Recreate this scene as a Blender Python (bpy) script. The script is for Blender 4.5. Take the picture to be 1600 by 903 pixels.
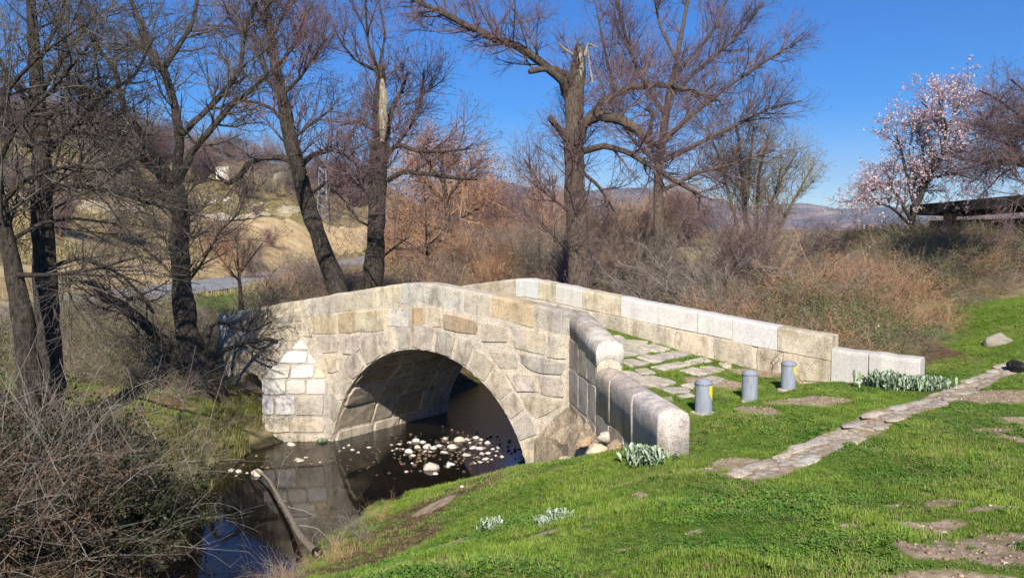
import bpy, bmesh, math, random
import numpy as np
from mathutils import Vector, Matrix

random.seed(11)
rng = np.random.default_rng(11)
sc = bpy.context.scene
for o in list(bpy.data.objects):
    bpy.data.objects.remove(o)

# ------------------------------------------------------------------ camera, sky, sun, exposure
F = 1256.0
PITCH = math.atan(71.5 / F)
CAMZ = 2.3
cam_d = bpy.data.cameras.new("camera")
cam_d.sensor_width = 36.0
cam_d.lens = 36.0 * F / 1600.0
cam_d.clip_start = 0.05
cam_d.clip_end = 20000.0
cam = bpy.data.objects.new("camera", cam_d)
sc.collection.objects.link(cam)
cam.location = (0, 0, CAMZ)
cam.rotation_euler = (math.pi / 2 - PITCH, 0, 0)
sc.camera = cam

SUN_EL = math.radians(36)
SUN_AZ = (-0.02, -0.9998)                      # towards the sun, behind the camera
world = bpy.data.worlds.new("World")
sc.world = world
world.use_nodes = True
wn = world.node_tree
bg = wn.nodes["Background"]
sky = wn.nodes.new("ShaderNodeTexSky")
sky.sky_type = 'NISHITA'
sky.sun_disc = False
sky.sun_elevation = SUN_EL
sky.sun_rotation = math.atan2(SUN_AZ[0], SUN_AZ[1])
sky.altitude = 900
sky.air_density = 1.0
sky.dust_density = 0.25
sky.ozone_density = 3.5
hsv = wn.nodes.new("ShaderNodeHueSaturation")
hsv.inputs["Hue"].default_value = 0.514
hsv.inputs["Saturation"].default_value = 1.64
hsv.inputs["Value"].default_value = 1.07
wn.links.new(sky.outputs[0], hsv.inputs["Color"])
wn.links.new(hsv.outputs[0], bg.inputs["Color"])
bg.inputs["Strength"].default_value = 0.085

sun_d = bpy.data.lights.new("sun", 'SUN')
sun_d.energy = 4.9
sun_d.angle = math.radians(0.53)
sun_d.color = (1.0, 0.945, 0.85)
sun = bpy.data.objects.new("sun", sun_d)
sc.collection.objects.link(sun)
sdir = Vector((-SUN_AZ[0] * math.cos(SUN_EL), -SUN_AZ[1] * math.cos(SUN_EL), -math.sin(SUN_EL)))
sun.rotation_euler = sdir.to_track_quat('-Z', 'Y').to_euler()
sun.location = (3, -20, 20)

sc.view_settings.view_transform = 'Standard'
sc.view_settings.look = 'None'
sc.view_settings.exposure = 0.56
sc.view_settings.gamma = 1.0
sc.cycles.max_bounces = 6
sc.cycles.diffuse_bounces = 3
sc.cycles.glossy_bounces = 3
sc.cycles.transmission_bounces = 3
sc.cycles.transparent_max_bounces = 4
sc.cycles.volume_bounces = 0

# ------------------------------------------------------------------ pixel helpers (photo pixels -> points in the place)
cP, sP = math.cos(PITCH), math.sin(PITCH)

def ray(px, py):
    x, u = (px - 800.0) / F, (451.5 - py) / F
    return np.array([x, cP + u * sP, -sP + u * cP])

def G(px, py, Y):
    d = ray(px, py)
    return np.array([0, 0, CAMZ]) + d * (Y / d[1])

def on_plane(px, py, p0, n):
    d = ray(px, py)
    c = np.array([0, 0, CAMZ])
    return c + d * (np.dot(np.asarray(p0) - c, n) / np.dot(d, n))

def on_z(px, py, z):
    d = ray(px, py)
    return np.array([0, 0, CAMZ]) + d * ((z - CAMZ) / d[2])

# ------------------------------------------------------------------ objects
WL = {}

def props(o, label=None, cat=None, group=None, kind=None):
    if label: o["label"] = label
    if cat: o["category"] = cat
    if group: o["group"] = group
    if kind: o["kind"] = kind
    return o

def thing(name, loc, label, cat, group=None):
    o = bpy.data.objects.new(name, None)
    o.empty_display_size = 0.2
    sc.collection.objects.link(o)
    o.location = loc
    WL[o] = np.array(loc, float)
    return props(o, label, cat, group)

def mesh_np(name, V, quads=None, tris=None, mats=(), midx=None, smooth=True):
    V = np.asarray(V, np.float32)
    me = bpy.data.meshes.new(name)
    nq = 0 if quads is None else len(quads)
    nt = 0 if tris is None else len(tris)
    me.vertices.add(len(V))
    me.vertices.foreach_set("co", V.ravel())
    loops, starts = [], []
    if nq:
        loops.append(np.asarray(quads, np.int32).ravel()); starts.append(np.arange(nq) * 4)
    if nt:
        loops.append(np.asarray(tris, np.int32).ravel()); starts.append(nq * 4 + np.arange(nt) * 3)
    L = np.concatenate(loops); S = np.concatenate(starts).astype(np.int32)
    me.loops.add(len(L)); me.loops.foreach_set("vertex_index", L)
    me.polygons.add(nq + nt); me.polygons.foreach_set("loop_start", S)
    if smooth: me.polygons.foreach_set("use_smooth", np.ones(nq + nt, bool))
    for m in mats: me.materials.append(m)
    if midx is not None: me.polygons.foreach_set("material_index", np.asarray(midx, np.int32))
    me.update(calc_edges=True)
    return me

def mesh_py(name, V, faces, mats=(), smooth=False):
    me = bpy.data.meshes.new(name)
    me.from_pydata([tuple(map(float, v)) for v in V], [], faces)
    for m in mats: me.materials.append(m)
    if smooth:
        me.polygons.foreach_set("use_smooth", [True] * len(me.polygons))
    me.update()
    return me

def link(name, me, parent=None, origin=(0, 0, 0), color=None):
    o = bpy.data.objects.new(name, me)
    sc.collection.objects.link(o)
    og = np.array(origin, float)
    WL[o] = og
    if parent is not None:
        o.parent = parent
        o.location = og - WL[parent]
    else:
        o.location = og
    if color is not None: o.color = (*color, 1.0)
    return o

def put(name, V, faces, mat, parent=None, smooth=False, color=None, origin=None):
    V = np.asarray(V, float)
    if origin is None: origin = V.mean(0)
    origin = np.asarray(origin, float)
    me = mesh_py(name, V - origin, faces, [mat], smooth)
    # consistent outward normals
    bm = bmesh.new(); bm.from_mesh(me)
    bmesh.ops.recalc_face_normals(bm, faces=bm.faces[:])
    bm.to_mesh(me); bm.free()
    return link(name, me, parent, origin, color)

def smoothstep(a, b, x):
    t = np.clip((x - a) / (b - a), 0, 1)
    return t * t * (3 - 2 * t)

# ------------------------------------------------------------------ value noise for geometry
_perm = rng.random((64, 64))

def vnoise(x, y, s=1.0):
    x = np.asarray(x) * s; y = np.asarray(y) * s
    xi = np.floor(x).astype(int); yi = np.floor(y).astype(int)
    fx = x - xi; fy = y - yi
    fx = fx * fx * (3 - 2 * fx); fy = fy * fy * (3 - 2 * fy)
    g = lambda a, b: _perm[a % 64, b % 64]
    return (g(xi, yi) * (1 - fx) + g(xi + 1, yi) * fx) * (1 - fy) + (g(xi, yi + 1) * (1 - fx) + g(xi + 1, yi + 1) * fx) * fy - 0.5

# ------------------------------------------------------------------ materials
def new_mat(name):
    m = bpy.data.materials.new(name)
    m.use_nodes = True
    nt = m.node_tree
    b = nt.nodes["Principled BSDF"]
    b.inputs["Roughness"].default_value = 0.9
    b.inputs["Specular IOR Level"].default_value = 0.25
    return m, nt, b

def N(nt, t, **kw):
    n = nt.nodes.new(t)
    for k, v in kw.items(): setattr(n, k, v)
    return n

def noise(nt, vec, scale, detail=4, rough=0.6):
    n = N(nt, "ShaderNodeTexNoise")
    n.inputs["Scale"].default_value = scale
    n.inputs["Detail"].default_value = detail
    n.inputs["Roughness"].default_value = rough
    if vec is not None: nt.links.new(vec, n.inputs["Vector"])
    return n.outputs["Fac"]

def ramp(nt, fac, stops):
    r = N(nt, "ShaderNodeValToRGB")
    while len(r.color_ramp.elements) < len(stops): r.color_ramp.elements.new(0.5)
    for e, (p, c) in zip(r.color_ramp.elements, stops):
        e.position = p
        e.color = (*c, 1) if len(c) == 3 else c
    nt.links.new(fac, r.inputs["Fac"])
    return r.outputs["Color"]

def mix(nt, fac, a, b, mode='MIX'):
    m = N(nt, "ShaderNodeMix", data_type='RGBA', blend_type=mode)
    for sock, v in ((m.inputs["Factor"], fac), (m.inputs["A"], a), (m.inputs["B"], b)):
        if hasattr(v, "is_output"): nt.links.new(v, sock)
        elif isinstance(v, (int, float)): sock.default_value = v
        else: sock.default_value = (*v, 1)
    return m.outputs["Result"]

def math_n(nt, op, a, b=0.0, clamp=False):
    m = N(nt, "ShaderNodeMath", operation=op, use_clamp=clamp)
    for sock, v in ((m.inputs[0], a), (m.inputs[1], b)):
        if hasattr(v, "is_output"): nt.links.new(v, sock)
        else: sock.default_value = v
    return m.outputs[0]

def bump(nt, b, h, strength=0.4, dist=0.02):
    n = N(nt, "ShaderNodeBump")
    n.inputs["Strength"].default_value = strength
    n.inputs["Distance"].default_value = dist
    nt.links.new(h, n.inputs["Height"])
    nt.links.new(n.outputs[0], b.inputs["Normal"])

def pos(nt):
    return N(nt, "ShaderNodeNewGeometry").outputs["Position"]

def attr(nt, name):
    a = N(nt, "ShaderNodeAttribute"); a.attribute_name = name
    return a

def stone_mat(name, base=None, stain=1.0, fine=70, bstr=0.5):
    m, nt, b = new_mat(name)
    p = pos(nt)
    if base is None:
        col = N(nt, "ShaderNodeObjectInfo").outputs["Color"]
    else:
        col = N(nt, "ShaderNodeRGB").outputs[0]; col.default_value = (*base, 1)
    gran = ramp(nt, noise(nt, p, fine, 2, 0.8), [(0.32, (0.42, 0.40, 0.37)), (0.47, (1, 1, 1)), (0.66, (1.28, 1.25, 1.2))])
    c = mix(nt, 1.0, col, gran, 'MULTIPLY')
    patch = ramp(nt, noise(nt, p, 3.1, 6, 0.7), [(0.36, (0.66, 0.62, 0.54)), (0.5, (1, 1, 1)), (0.64, (1.14, 1.08, .95))])
    c = mix(nt, 0.8 * stain, c, patch, 'MULTIPLY')
    lich = ramp(nt, noise(nt, p, 9.0, 8, 0.75), [(0.53, (0, 0, 0)), (0.62, (1, 1, 1))])
    lichb = math_n(nt, 'MULTIPLY', lich, 0.45 * stain)
    c = mix(nt, lichb, c, (0.21, 0.195, 0.165))
    mpz = N(nt, "ShaderNodeMapping"); mpz.inputs["Scale"].default_value = (1, 1, .22); nt.links.new(p, mpz.inputs["Vector"])
    strk = ramp(nt, noise(nt, mpz.outputs[0], 5.5, 6, 0.7), [(0.36, (.60, .57, .52)), (0.5, (1, 1, 1)), (0.66, (1.08, 1.05, 1.0))])
    c = mix(nt, 0.75 * stain, c, strk, 'MULTIPLY')
    wide = ramp(nt, noise(nt, p, 0.9, 4, 0.6), [(0.35, (.84, .82, .78)), (0.5, (1, 1, 1)), (0.65, (1.06, 1.02, .93))])
    c = mix(nt, 0.9 * stain, c, wide, 'MULTIPLY')
    pit = ramp(nt, noise(nt, p, 30.0, 4, 0.6), [(0.66, (0, 0, 0)), (0.70, (1, 1, 1))])
    c = mix(nt, math_n(nt, 'MULTIPLY', pit, 0.7 * stain), c, (0.10, 0.085, 0.07))
    pale = ramp(nt, noise(nt, p, 14.0, 5, 0.7), [(0.62, (0, 0, 0)), (0.70, (1, 1, 1))])
    c = mix(nt, math_n(nt, 'MULTIPLY', pale, 0.35 * stain), c, (0.55, 0.52, 0.44))
    nt.links.new(c, b.inputs["Base Color"])
    h = math_n(nt, 'ADD', math_n(nt, 'SUBTRACT', noise(nt, p, 16, 8, 0.75), math_n(nt, 'MULTIPLY', pit, .3)), math_n(nt, 'MULTIPLY', noise(nt, p, fine, 3, 0.7), 0.35))
    bump(nt, b, h, bstr, 0.035)
    b.inputs["Roughness"].default_value = 0.95
    return m

M_STONE = stone_mat("granite_block")
M_NEWST = stone_mat("pale_new_granite", stain=0.28, fine=110, bstr=0.28)
M_MORTAR = stone_mat("lime_mortar", (0.60, 0.525, 0.425), stain=0.65, fine=50, bstr=0.7)
M_BRICKROCK = stone_mat("brown_foundation_rock", (0.48, 0.38, 0.27), stain=0.9, fine=30, bstr=0.9)
M_RIVER = stone_mat("river_stone", stain=0.25, fine=60, bstr=0.3)

def bark_mat(name, c1, c2, scale=27, lichen=0.25):
    m, nt, b = new_mat(name)
    p = pos(nt)
    mp = N(nt, "ShaderNodeMapping"); mp.inputs["Scale"].default_value = (1, 1, 0.28)
    nt.links.new(p, mp.inputs["Vector"])
    n1 = noise(nt, mp.outputs[0], scale, 6, 0.75)
    c = ramp(nt, n1, [(0.38, c1), (0.62, c2)])
    li = ramp(nt, noise(nt, p, 5.5, 6, 0.7), [(0.54, (0, 0, 0)), (0.66, (1, 1, 1))])
    c = mix(nt, math_n(nt, 'MULTIPLY', li, lichen), c, (0.26, 0.25, 0.19))
    nt.links.new(c, b.inputs["Base Color"])
    bump(nt, b, n1, 1.0, 0.09)
    return m

M_BARK = bark_mat("dark_alder_bark", (0.020, 0.016, 0.012), (0.125, 0.098, 0.074))
M_BARK2 = bark_mat("brown_bark", (0.055, 0.038, 0.028), (0.23, 0.17, 0.125))
M_DEAD = bark_mat("bare_dead_wood", (0.24, 0.19, 0.13), (0.54, 0.46, 0.35), 14, 0.05)

M_LOG = bark_mat("weathered_log", (0.22, 0.17, 0.12), (0.50, 0.41, 0.30), 22, .1)

def flat_mat(name, c1, c2, scale=3.0, rough=0.85, trans=0.0, rnd=0.0):
    m, nt, b = new_mat(name)
    p = pos(nt)
    c = ramp(nt, noise(nt, p, scale, 3, 0.6), [(0.35, c1), (0.65, c2)])
    if rnd:
        a = attr(nt, "tint")
        c = mix(nt, 1.0, c, ramp(nt, a.outputs["Fac"], [(0.0, (1 - rnd, 1 - rnd, 1 - rnd)), (1.0, (1 + rnd, 1 + rnd, 1 + rnd))]), 'MULTIPLY')
    nt.links.new(c, b.inputs["Base Color"])
    b.inputs["Roughness"].default_value = rough
    if trans:
        t = N(nt, "ShaderNodeBsdfTranslucent"); nt.links.new(c, t.inputs["Color"])
        mx = N(nt, "ShaderNodeMixShader"); mx.inputs[0].default_value = trans
        nt.links.new(b.outputs[0], mx.inputs[1]); nt.links.new(t.outputs[0], mx.inputs[2])
        nt.links.new(mx.outputs[0], nt.nodes["Material Output"].inputs["Surface"])
    return m

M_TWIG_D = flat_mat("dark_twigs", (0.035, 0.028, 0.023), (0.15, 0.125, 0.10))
M_TWIG_P = flat_mat("purple_twigs", (0.11, 0.068, 0.068), (0.22, 0.145, 0.14))
M_TWIG_G = flat_mat("grey_twigs", (0.12, 0.10, 0.078), (0.34, 0.29, 0.235))
M_TWIG_B = flat_mat("brown_twigs", (0.20, 0.145, 0.105), (0.40, 0.30, 0.225))
M_TWIG_R = flat_mat("reddish_twigs", (0.36, 0.19, 0.10), (0.56, 0.36, 0.21))
M_TWIG_O = flat_mat("olive_twigs", (0.18, 0.14, 0.08), (0.33, 0.27, 0.15))
M_BUD = flat_mat("alder_cones_and_buds", (0.07, 0.04, 0.045), (0.17, 0.10, 0.10))
M_LEAF_DRY = flat_mat("dry_leaves", (0.30, 0.14, 0.075), (0.48, 0.28, 0.16), 2.0, 0.8, 0.2)
M_LEAF_RED = flat_mat("rusty_leaves", (0.25, 0.115, 0.065), (0.40, 0.215, 0.14), 2.0, 0.8, 0.2)
M_LEAF_BR = flat_mat("bramble_leaves", (0.05, 0.075, 0.022), (0.20, 0.22, 0.07), 4.0, 0.5, 0.15)
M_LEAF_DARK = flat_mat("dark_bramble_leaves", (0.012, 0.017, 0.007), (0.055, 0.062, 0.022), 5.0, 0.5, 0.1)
M_LEAF_DEAD = flat_mat("dead_brown_leaves", (0.04, 0.025, 0.015), (0.14, 0.085, 0.05), 5.0, 0.8, 0.1)
M_LEAF_SILV = flat_mat("pale_veined_leaves", (0.15, 0.24, 0.10), (0.50, 0.56, 0.42), 14.0, 0.7, 0.1)
M_BLOSSOM = flat_mat("almond_blossom", (0.58, 0.40, 0.41), (0.84, 0.70, 0.69), 3.0, 0.8, 0.3)
M_GRASS = flat_mat("lawn_grass_blades", (0.145, 0.24, 0.022), (0.285, 0.375, 0.055), 1.3, 0.6, 0.3, 0.35)
M_CLOVER = flat_mat("clover_leaves", (0.085, 0.19, 0.022), (0.18, 0.295, 0.045), 2.0, 0.6, 0.25, 0.3)
M_STRAW = flat_mat("straw_grass", (0.30, 0.25, 0.10), (0.46, 0.38, 0.18), 3.0, 0.8, 0.2, 0.3)
M_RUSH = flat_mat("bank_grass", (0.17, 0.17, 0.04), (0.34, 0.29, 0.11), 4.0, 0.7, 0.25, 0.3)
m, nt, b = new_mat("grey_painted_concrete")
p = pos(nt); mp = N(nt, "ShaderNodeMapping"); mp.inputs["Scale"].default_value = (1, 1, .12); nt.links.new(p, mp.inputs["Vector"])
c = ramp(nt, noise(nt, mp.outputs[0], 38, 5, .7), [(.3, (.19, .20, .23)), (.5, (.27, .285, .32)), (.7, (.33, .345, .385))])
ch_ = ramp(nt, noise(nt, p, 26, 6, .7), [(.66, (0, 0, 0)), (.69, (1, 1, 1))])
c = mix(nt, ch_, c, (.10, .09, .085))
nt.links.new(c, b.inputs["Base Color"]); bump(nt, b, noise(nt, p, 60, 4, .6), .25, .01); b.inputs["Roughness"].default_value = .7
M_BOLLARD = m
M_YELLOW = flat_mat("yellow_paint", (0.80, 0.60, 0.02), (0.86, 0.68, 0.04), 20.0, 0.6)
M_DARKWOOD = flat_mat("dark_timber", (0.012, 0.010, 0.009), (0.030, 0.024, 0.02), 6.0, 0.8)
M_BRICK = flat_mat("brown_brick", (0.20, 0.11, 0.07), (0.33, 0.20, 0.13), 8.0, 0.9)
M_ASPHALT = flat_mat("worn_asphalt", (0.20, 0.20, 0.21), (0.27, 0.27, 0.28), 1.2, 0.9)
M_TRACK = flat_mat("sandy_track", (0.42, 0.34, 0.22), (0.55, 0.46, 0.32), 1.0, 0.95)
M_WHITE = flat_mat("white_panel", (0.62, 0.58, 0.50), (0.75, 0.71, 0.62), 3.0, 0.8)
M_STEEL = flat_mat("galvanised_steel", (0.22, 0.23, 0.24), (0.32, 0.33, 0.34), 3.0, 0.5)

# ground
m, nt, b = new_mat("ground_soil_and_grass")
p = pos(nt)
n_f = noise(nt, p, 9.0, 8, 0.7)
n_m = noise(nt, p, 1.6, 6, 0.65)
grass = ramp(nt, n_f, [(0.3, (0.05, 0.085, 0.012)), (0.55, (0.11, 0.165, 0.025)), (0.75, (0.18, 0.20, 0.06))])
soil = ramp(nt, n_f, [(0.3, (0.20, 0.135, 0.085)), (0.5, (0.34, 0.25, 0.165)), (0.68, (0.48, 0.39, 0.285))])
dry = ramp(nt, noise(nt, p, 1.3, 9, 0.8), [(0.3, (0.07, 0.065, 0.025)), (0.45, (0.16, 0.125, 0.06)), (0.58, (0.28, 0.215, 0.125)), (0.72, (0.40, 0.34, 0.25))])
sand = ramp(nt, noise(nt, p, 1.2, 8, 0.75), [(0.3, (0.33, 0.22, 0.10)), (0.55, (0.56, 0.41, 0.22)), (0.75, (0.68, 0.56, 0.38))])
litter = ramp(nt, n_f, [(0.3, (0.05, 0.032, 0.02)), (0.55, (0.14, 0.09, 0.05)), (0.72, (0.26, 0.18, 0.10))])
bed = ramp(nt, n_f, [(0.3, (0.02, 0.016, 0.01)), (0.7, (0.11, 0.085, 0.05))])
def thr(a, n, amt=0.9):
    f = math_n(nt, 'ADD', attr(nt, a).outputs["Fac"], math_n(nt, 'MULTIPLY', math_n(nt, 'SUBTRACT', n, 0.5), amt))
    return ramp(nt, f, [(0.34, (0, 0, 0)), (0.66, (1, 1, 1))])
c = mix(nt, thr("dry", n_m, 1.2), grass, dry)
c = mix(nt, thr("litter", n_m, 1.0), c, litter)
c = mix(nt, thr("soil", noise(nt, p, 5.0, 8, 0.75), 1.5), c, soil)
c = mix(nt, thr("sand", n_m, 0.8), c, sand)
c = mix(nt, thr("bed", n_m, 0.4), c, bed)
nt.links.new(c, b.inputs["Base Color"])
bump(nt, b, noise(nt, p, 22, 6, 0.7), 0.6, 0.03)
b.inputs["Roughness"].default_value = 1.0
b.inputs["Specular IOR Level"].default_value = 0.05
M_GROUND = m

# water
m, nt, b = new_mat("stream_water")
p = pos(nt)
c = ramp(nt, noise(nt, p, 1.4, 5, 0.6), [(0.35, (0.003, 0.003, 0.002)), (0.7, (0.014, 0.010, 0.006))])
nt.links.new(c, b.inputs["Base Color"])
b.inputs["Roughness"].default_value = 0.005
b.inputs["IOR"].default_value = 1.333
b.inputs["Specular IOR Level"].default_value = 0.5
sx_ = N(nt, "ShaderNodeSeparateXYZ"); nt.links.new(p, sx_.inputs[0])
mr = N(nt, "ShaderNodeMapRange", interpolation_type='SMOOTHSTEP'); nt.links.new(sx_.outputs[1], mr.inputs["Value"])
mr.inputs["From Min"].default_value = 14.5; mr.inputs["From Max"].default_value = 17.5; mr.inputs["To Min"].default_value = .03; mr.inputs["To Max"].default_value = 1.0
hh = math_n(nt, 'MULTIPLY', noise(nt, p, 9, 4, 0.6), mr.outputs[0])
bump(nt, b, hh, 1.0, 0.022)
M_WATER = m

# mountain
m, nt, b = new_mat("wooded_mountain")
p = pos(nt)
c = ramp(nt, noise(nt, p, 0.006, 8, 0.7), [(0.38, (0.05, 0.05, 0.035)), (0.5, (0.12, 0.085, 0.06)), (0.58, (0.34, 0.20, 0.11)), (0.66, (0.40, 0.30, 0.2))])
nt.links.new(c, b.inputs["Base Color"])
M_MOUNT = m

# ------------------------------------------------------------------ bridge frame
AX = np.array([0.809, -0.588, 0.0]); NX = np.array([0.588, 0.809, 0.0])
O = np.array([-1.70, 14.91, 0.0])

def P(a, w, z):
    return O + a * AX + w * NX + np.array([0, 0, z])

def aw(x, y):
    dx, dy = np.asarray(x) - O[0], np.asarray(y) - O[1]
    return dx * AX[0] + dy * AX[1], dx * NX[0] + dy * NX[1]

def face_az(px, py, w=0.0):
    q = on_plane(px, py, P(0, w, 0), NX)
    a, _ = aw(q[0], q[1])
    return float(a), float(q[2])

deck = lambda a: np.interp(a, [-9, -6.4, -3, -1, 0, 1, 2.6, 4.0, 5.5, 9], [-.35, .05, .5, .8, .86, .8, .49, .22, 0, 0])
top_n = lambda a: np.interp(a, [-6.6, -2.8, -.7, 0, .7, 3.3], [.62, 1.2, 1.52, 1.58, 1.52, 1.18])
top_f = lambda a: np.interp(a, [-6.6, -2.8, -.5, 0, .5, 2.6, 5.5, 6.6], [.62, 1.15, 1.49, 1.54, 1.50, 1.20, .83, .71])
R_ARCH, ZC = 2.5, -2.18
WATER = -1.77

# wing wall frame
WC = np.array([0.93, 13.0, 0.0]); WE = np.array([1.59, 8.65, 0.0])
WLEN = float(np.linalg.norm(WE - WC)); WD = (WE - WC) / WLEN
WNL = np.array([-WD[1], WD[0], 0.0]); WNL = WNL if WNL[0] < 0 else -WNL
WP = lambda s, r, z: WC + WD * s - WNL * r + np.array([0, 0, z])     # r: to the road side

# ------------------------------------------------------------------ terrain
ctrl = []
def cp(x, y, z): ctrl.append((x, y, z))
def cg(px, py, Y): q = G(px, py, Y); ctrl.append(tuple(q))
for q in [(0, 0, .66), (-2, 2, .45), (-2.2, 5, 0.05), (3, 3, .6), (6, 4, .58), (6, 8, .25), (9, 12, .22), (12, 16, .5),
          (2.5, 10.5, 0), (4.3, 12.5, 0), (3.4, 9, .02), (1.9, 8.5, 0), (5.5, 12, 0), (7, 13, .05), (2.0, 7.5, .05), (4, 7, .2), (1, 7, 0.02),
          (0, 8, -.42), (0, 6, 0.0), (.8, 9, -.22), (-1, 8, -.8), (-1, 10, -1.0), (0, 11, -.85), (.2, 12.3, -1.2), (1.2, 10.7, -.6), (-1.6, 11.5, -1.5),
          (-.5, 13, -1.58), (.35, 13.1, -1.45), (-1.9, 9.4, -1.35), (-2, 7.5, -.95), (-2.6, 6, -.6),
          (-5.6, 12.5, -1.2), (-6, 14.2, -1.0), (-6.5, 12.6, -.8), (-5.8, 16.7, -1.15), (-7, 16, -.75), (-6.5, 17.7, -.95), (-8, 18, -.55), (-9, 14, -.6),
          (-8, 11, -.7), (-7, 9, -.7), (-6.2, 7, -.7), (-6, 4, -.6), (-5.4, 10.5, -1.0), (-12, 15, -.3), (-14, 10, -.3), (-4.6, 12.2, -1.6),
          (-1.15, 22, -1.3), (-2.4, 24, -.7), (3, 17, -.9), (5, 16.4, -.5), (6.9, 14.4, 0.02), (8, 15, -.0), (10, 16.7, .33), (11, 15, .4), (10, 20, 1.0),
          (8, 19, .5), (13, 20, 1.4), (5, 22, .2), (12, 26, 1.8), (20, 25, 2.2), (3, 30, .5), (-1, 30, .3), (6, 34, 1.0),
          (-12, 22, .25), (-12, 30, .4), (-11.6, 40, .4), (-14.5, 30, .4), (-11.4, 48, .45), (-14.2, 60, .6), (-9, 22, -.1), (-6, 24, -.2), (-9, 30, .3),
          (-4, 35, .6), (0, 45, 1.5), (-25, 25, 1.5), (-30, 40, 4), (-20, 15, .3), (-20, 0, 0), (30, 30, 3), (30, 10, 1), (25, 0, .8), (10, 0, .75),
          (15, 10, .55), (0, -15, .8), (-15, -15, 0), (15, 45, 2), (30, 60, 3), (0, 70, 3), (40, 120, 4), (0, 120, 5), (-60, 10, 2), (60, 10, 1.5), (0, -80, 1), (-80, 80, 11)]:
    cp(*q)
for q in [(300, 333, 45), (430, 335, 50), (200, 345, 40), (450, 415, 51), (400, 378, 47), (350, 398, 42), (500, 340, 62), (250, 287, 80), (400, 287, 90),
          (50, 292, 60), (550, 312, 100), (100, 350, 36), (20, 400, 30), (150, 420, 30), (460, 352, 52)]:
    cg(*q)
for q in [(430, 322, 60), (350, 320, 58), (250, 318, 55), (430, 305, 75), (300, 303, 72), (530, 335, 78), (150, 320, 48), (600, 345, 70)]: cg(*q)
C = np.array(ctrl)

def _U(r2):
    return np.where(r2 > 1e-12, r2 * np.log(np.maximum(r2, 1e-12)), 0)

def tps_fit(C, lam=0.3):
    n = len(C)
    d2 = ((C[:, None, :2] - C[None, :, :2]) ** 2).sum(-1)
    K = _U(d2) + lam * np.eye(n)
    Pm = np.c_[np.ones(n), C[:, :2]]
    A = np.zeros((n + 3, n + 3)); A[:n, :n] = K; A[:n, n:] = Pm; A[n:, :n] = Pm.T
    return np.linalg.solve(A, np.r_[C[:, 2], 0, 0, 0])
TW = tps_fit(C)

def tps(x, y):
    out = np.empty(len(x))
    for i in range(0, len(x), 20000):
        X = x[i:i + 20000]; Y = y[i:i + 20000]
        d2 = (X[:, None] - C[None, :, 0]) ** 2 + (Y[:, None] - C[None, :, 1]) ** 2
        out[i:i + 20000] = _U(d2) @ TW[:-3] + TW[-3] + TW[-2] * X + TW[-1] * Y
    return out

STREAM = np.array([(-6, -12, 1.2), (-5, 0, 1.2), (-4.3, 5, 1.1), (-3.65, 8.8, .85), (-3.4, 10.4, .75), (-3.4, 12.5, 1.4), (-3.25, 13.7, 1.9), (-2.85, 15.0, 2.25), (-1.5, 15.8, 2.4),
                   (-.2, 17.5, 2.3), (.2, 20, 2.5), (1.0, 22.3, 2.2), (3.6, 25.5, 1.8), (8, 31, 1.8), (14, 45, 2)])
ROAD = np.array([(-13.0, 2, .1), (-13.8, 15, .15), (-14.2, 22, .28), (-14.2, 30, .38), (-13.6, 40, .45), (-13.1, 48, .55), (-12.6, 60, .75), (-9, 78, 1.6), (0, 95, 3)])

HILL_D = [0, 2.2, 5, 8, 10, 14, 20, 30, 40, 80, 160]; HILL_Z = [.4, .45, 1.9, 3.6, 4.3, 5.6, 8, 11.5, 13.5, 17, 18]
def near_line(x, y, Ln):
    best = np.full(len(x), 1e9); val = np.zeros(len(x))
    for i in range(len(Ln) - 1):
        ax, ay, av = Ln[i]; bx, by, bv = Ln[i + 1]
        dx, dy = bx - ax, by - ay
        t = np.clip(((x - ax) * dx + (y - ay) * dy) / (dx * dx + dy * dy), 0, 1)
        d = np.hypot(x - ax - t * dx, y - ay - t * dy)
        m = d < best
        best = np.where(m, d, best); val = np.where(m, av + t * (bv - av), val)
    return best, val

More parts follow.
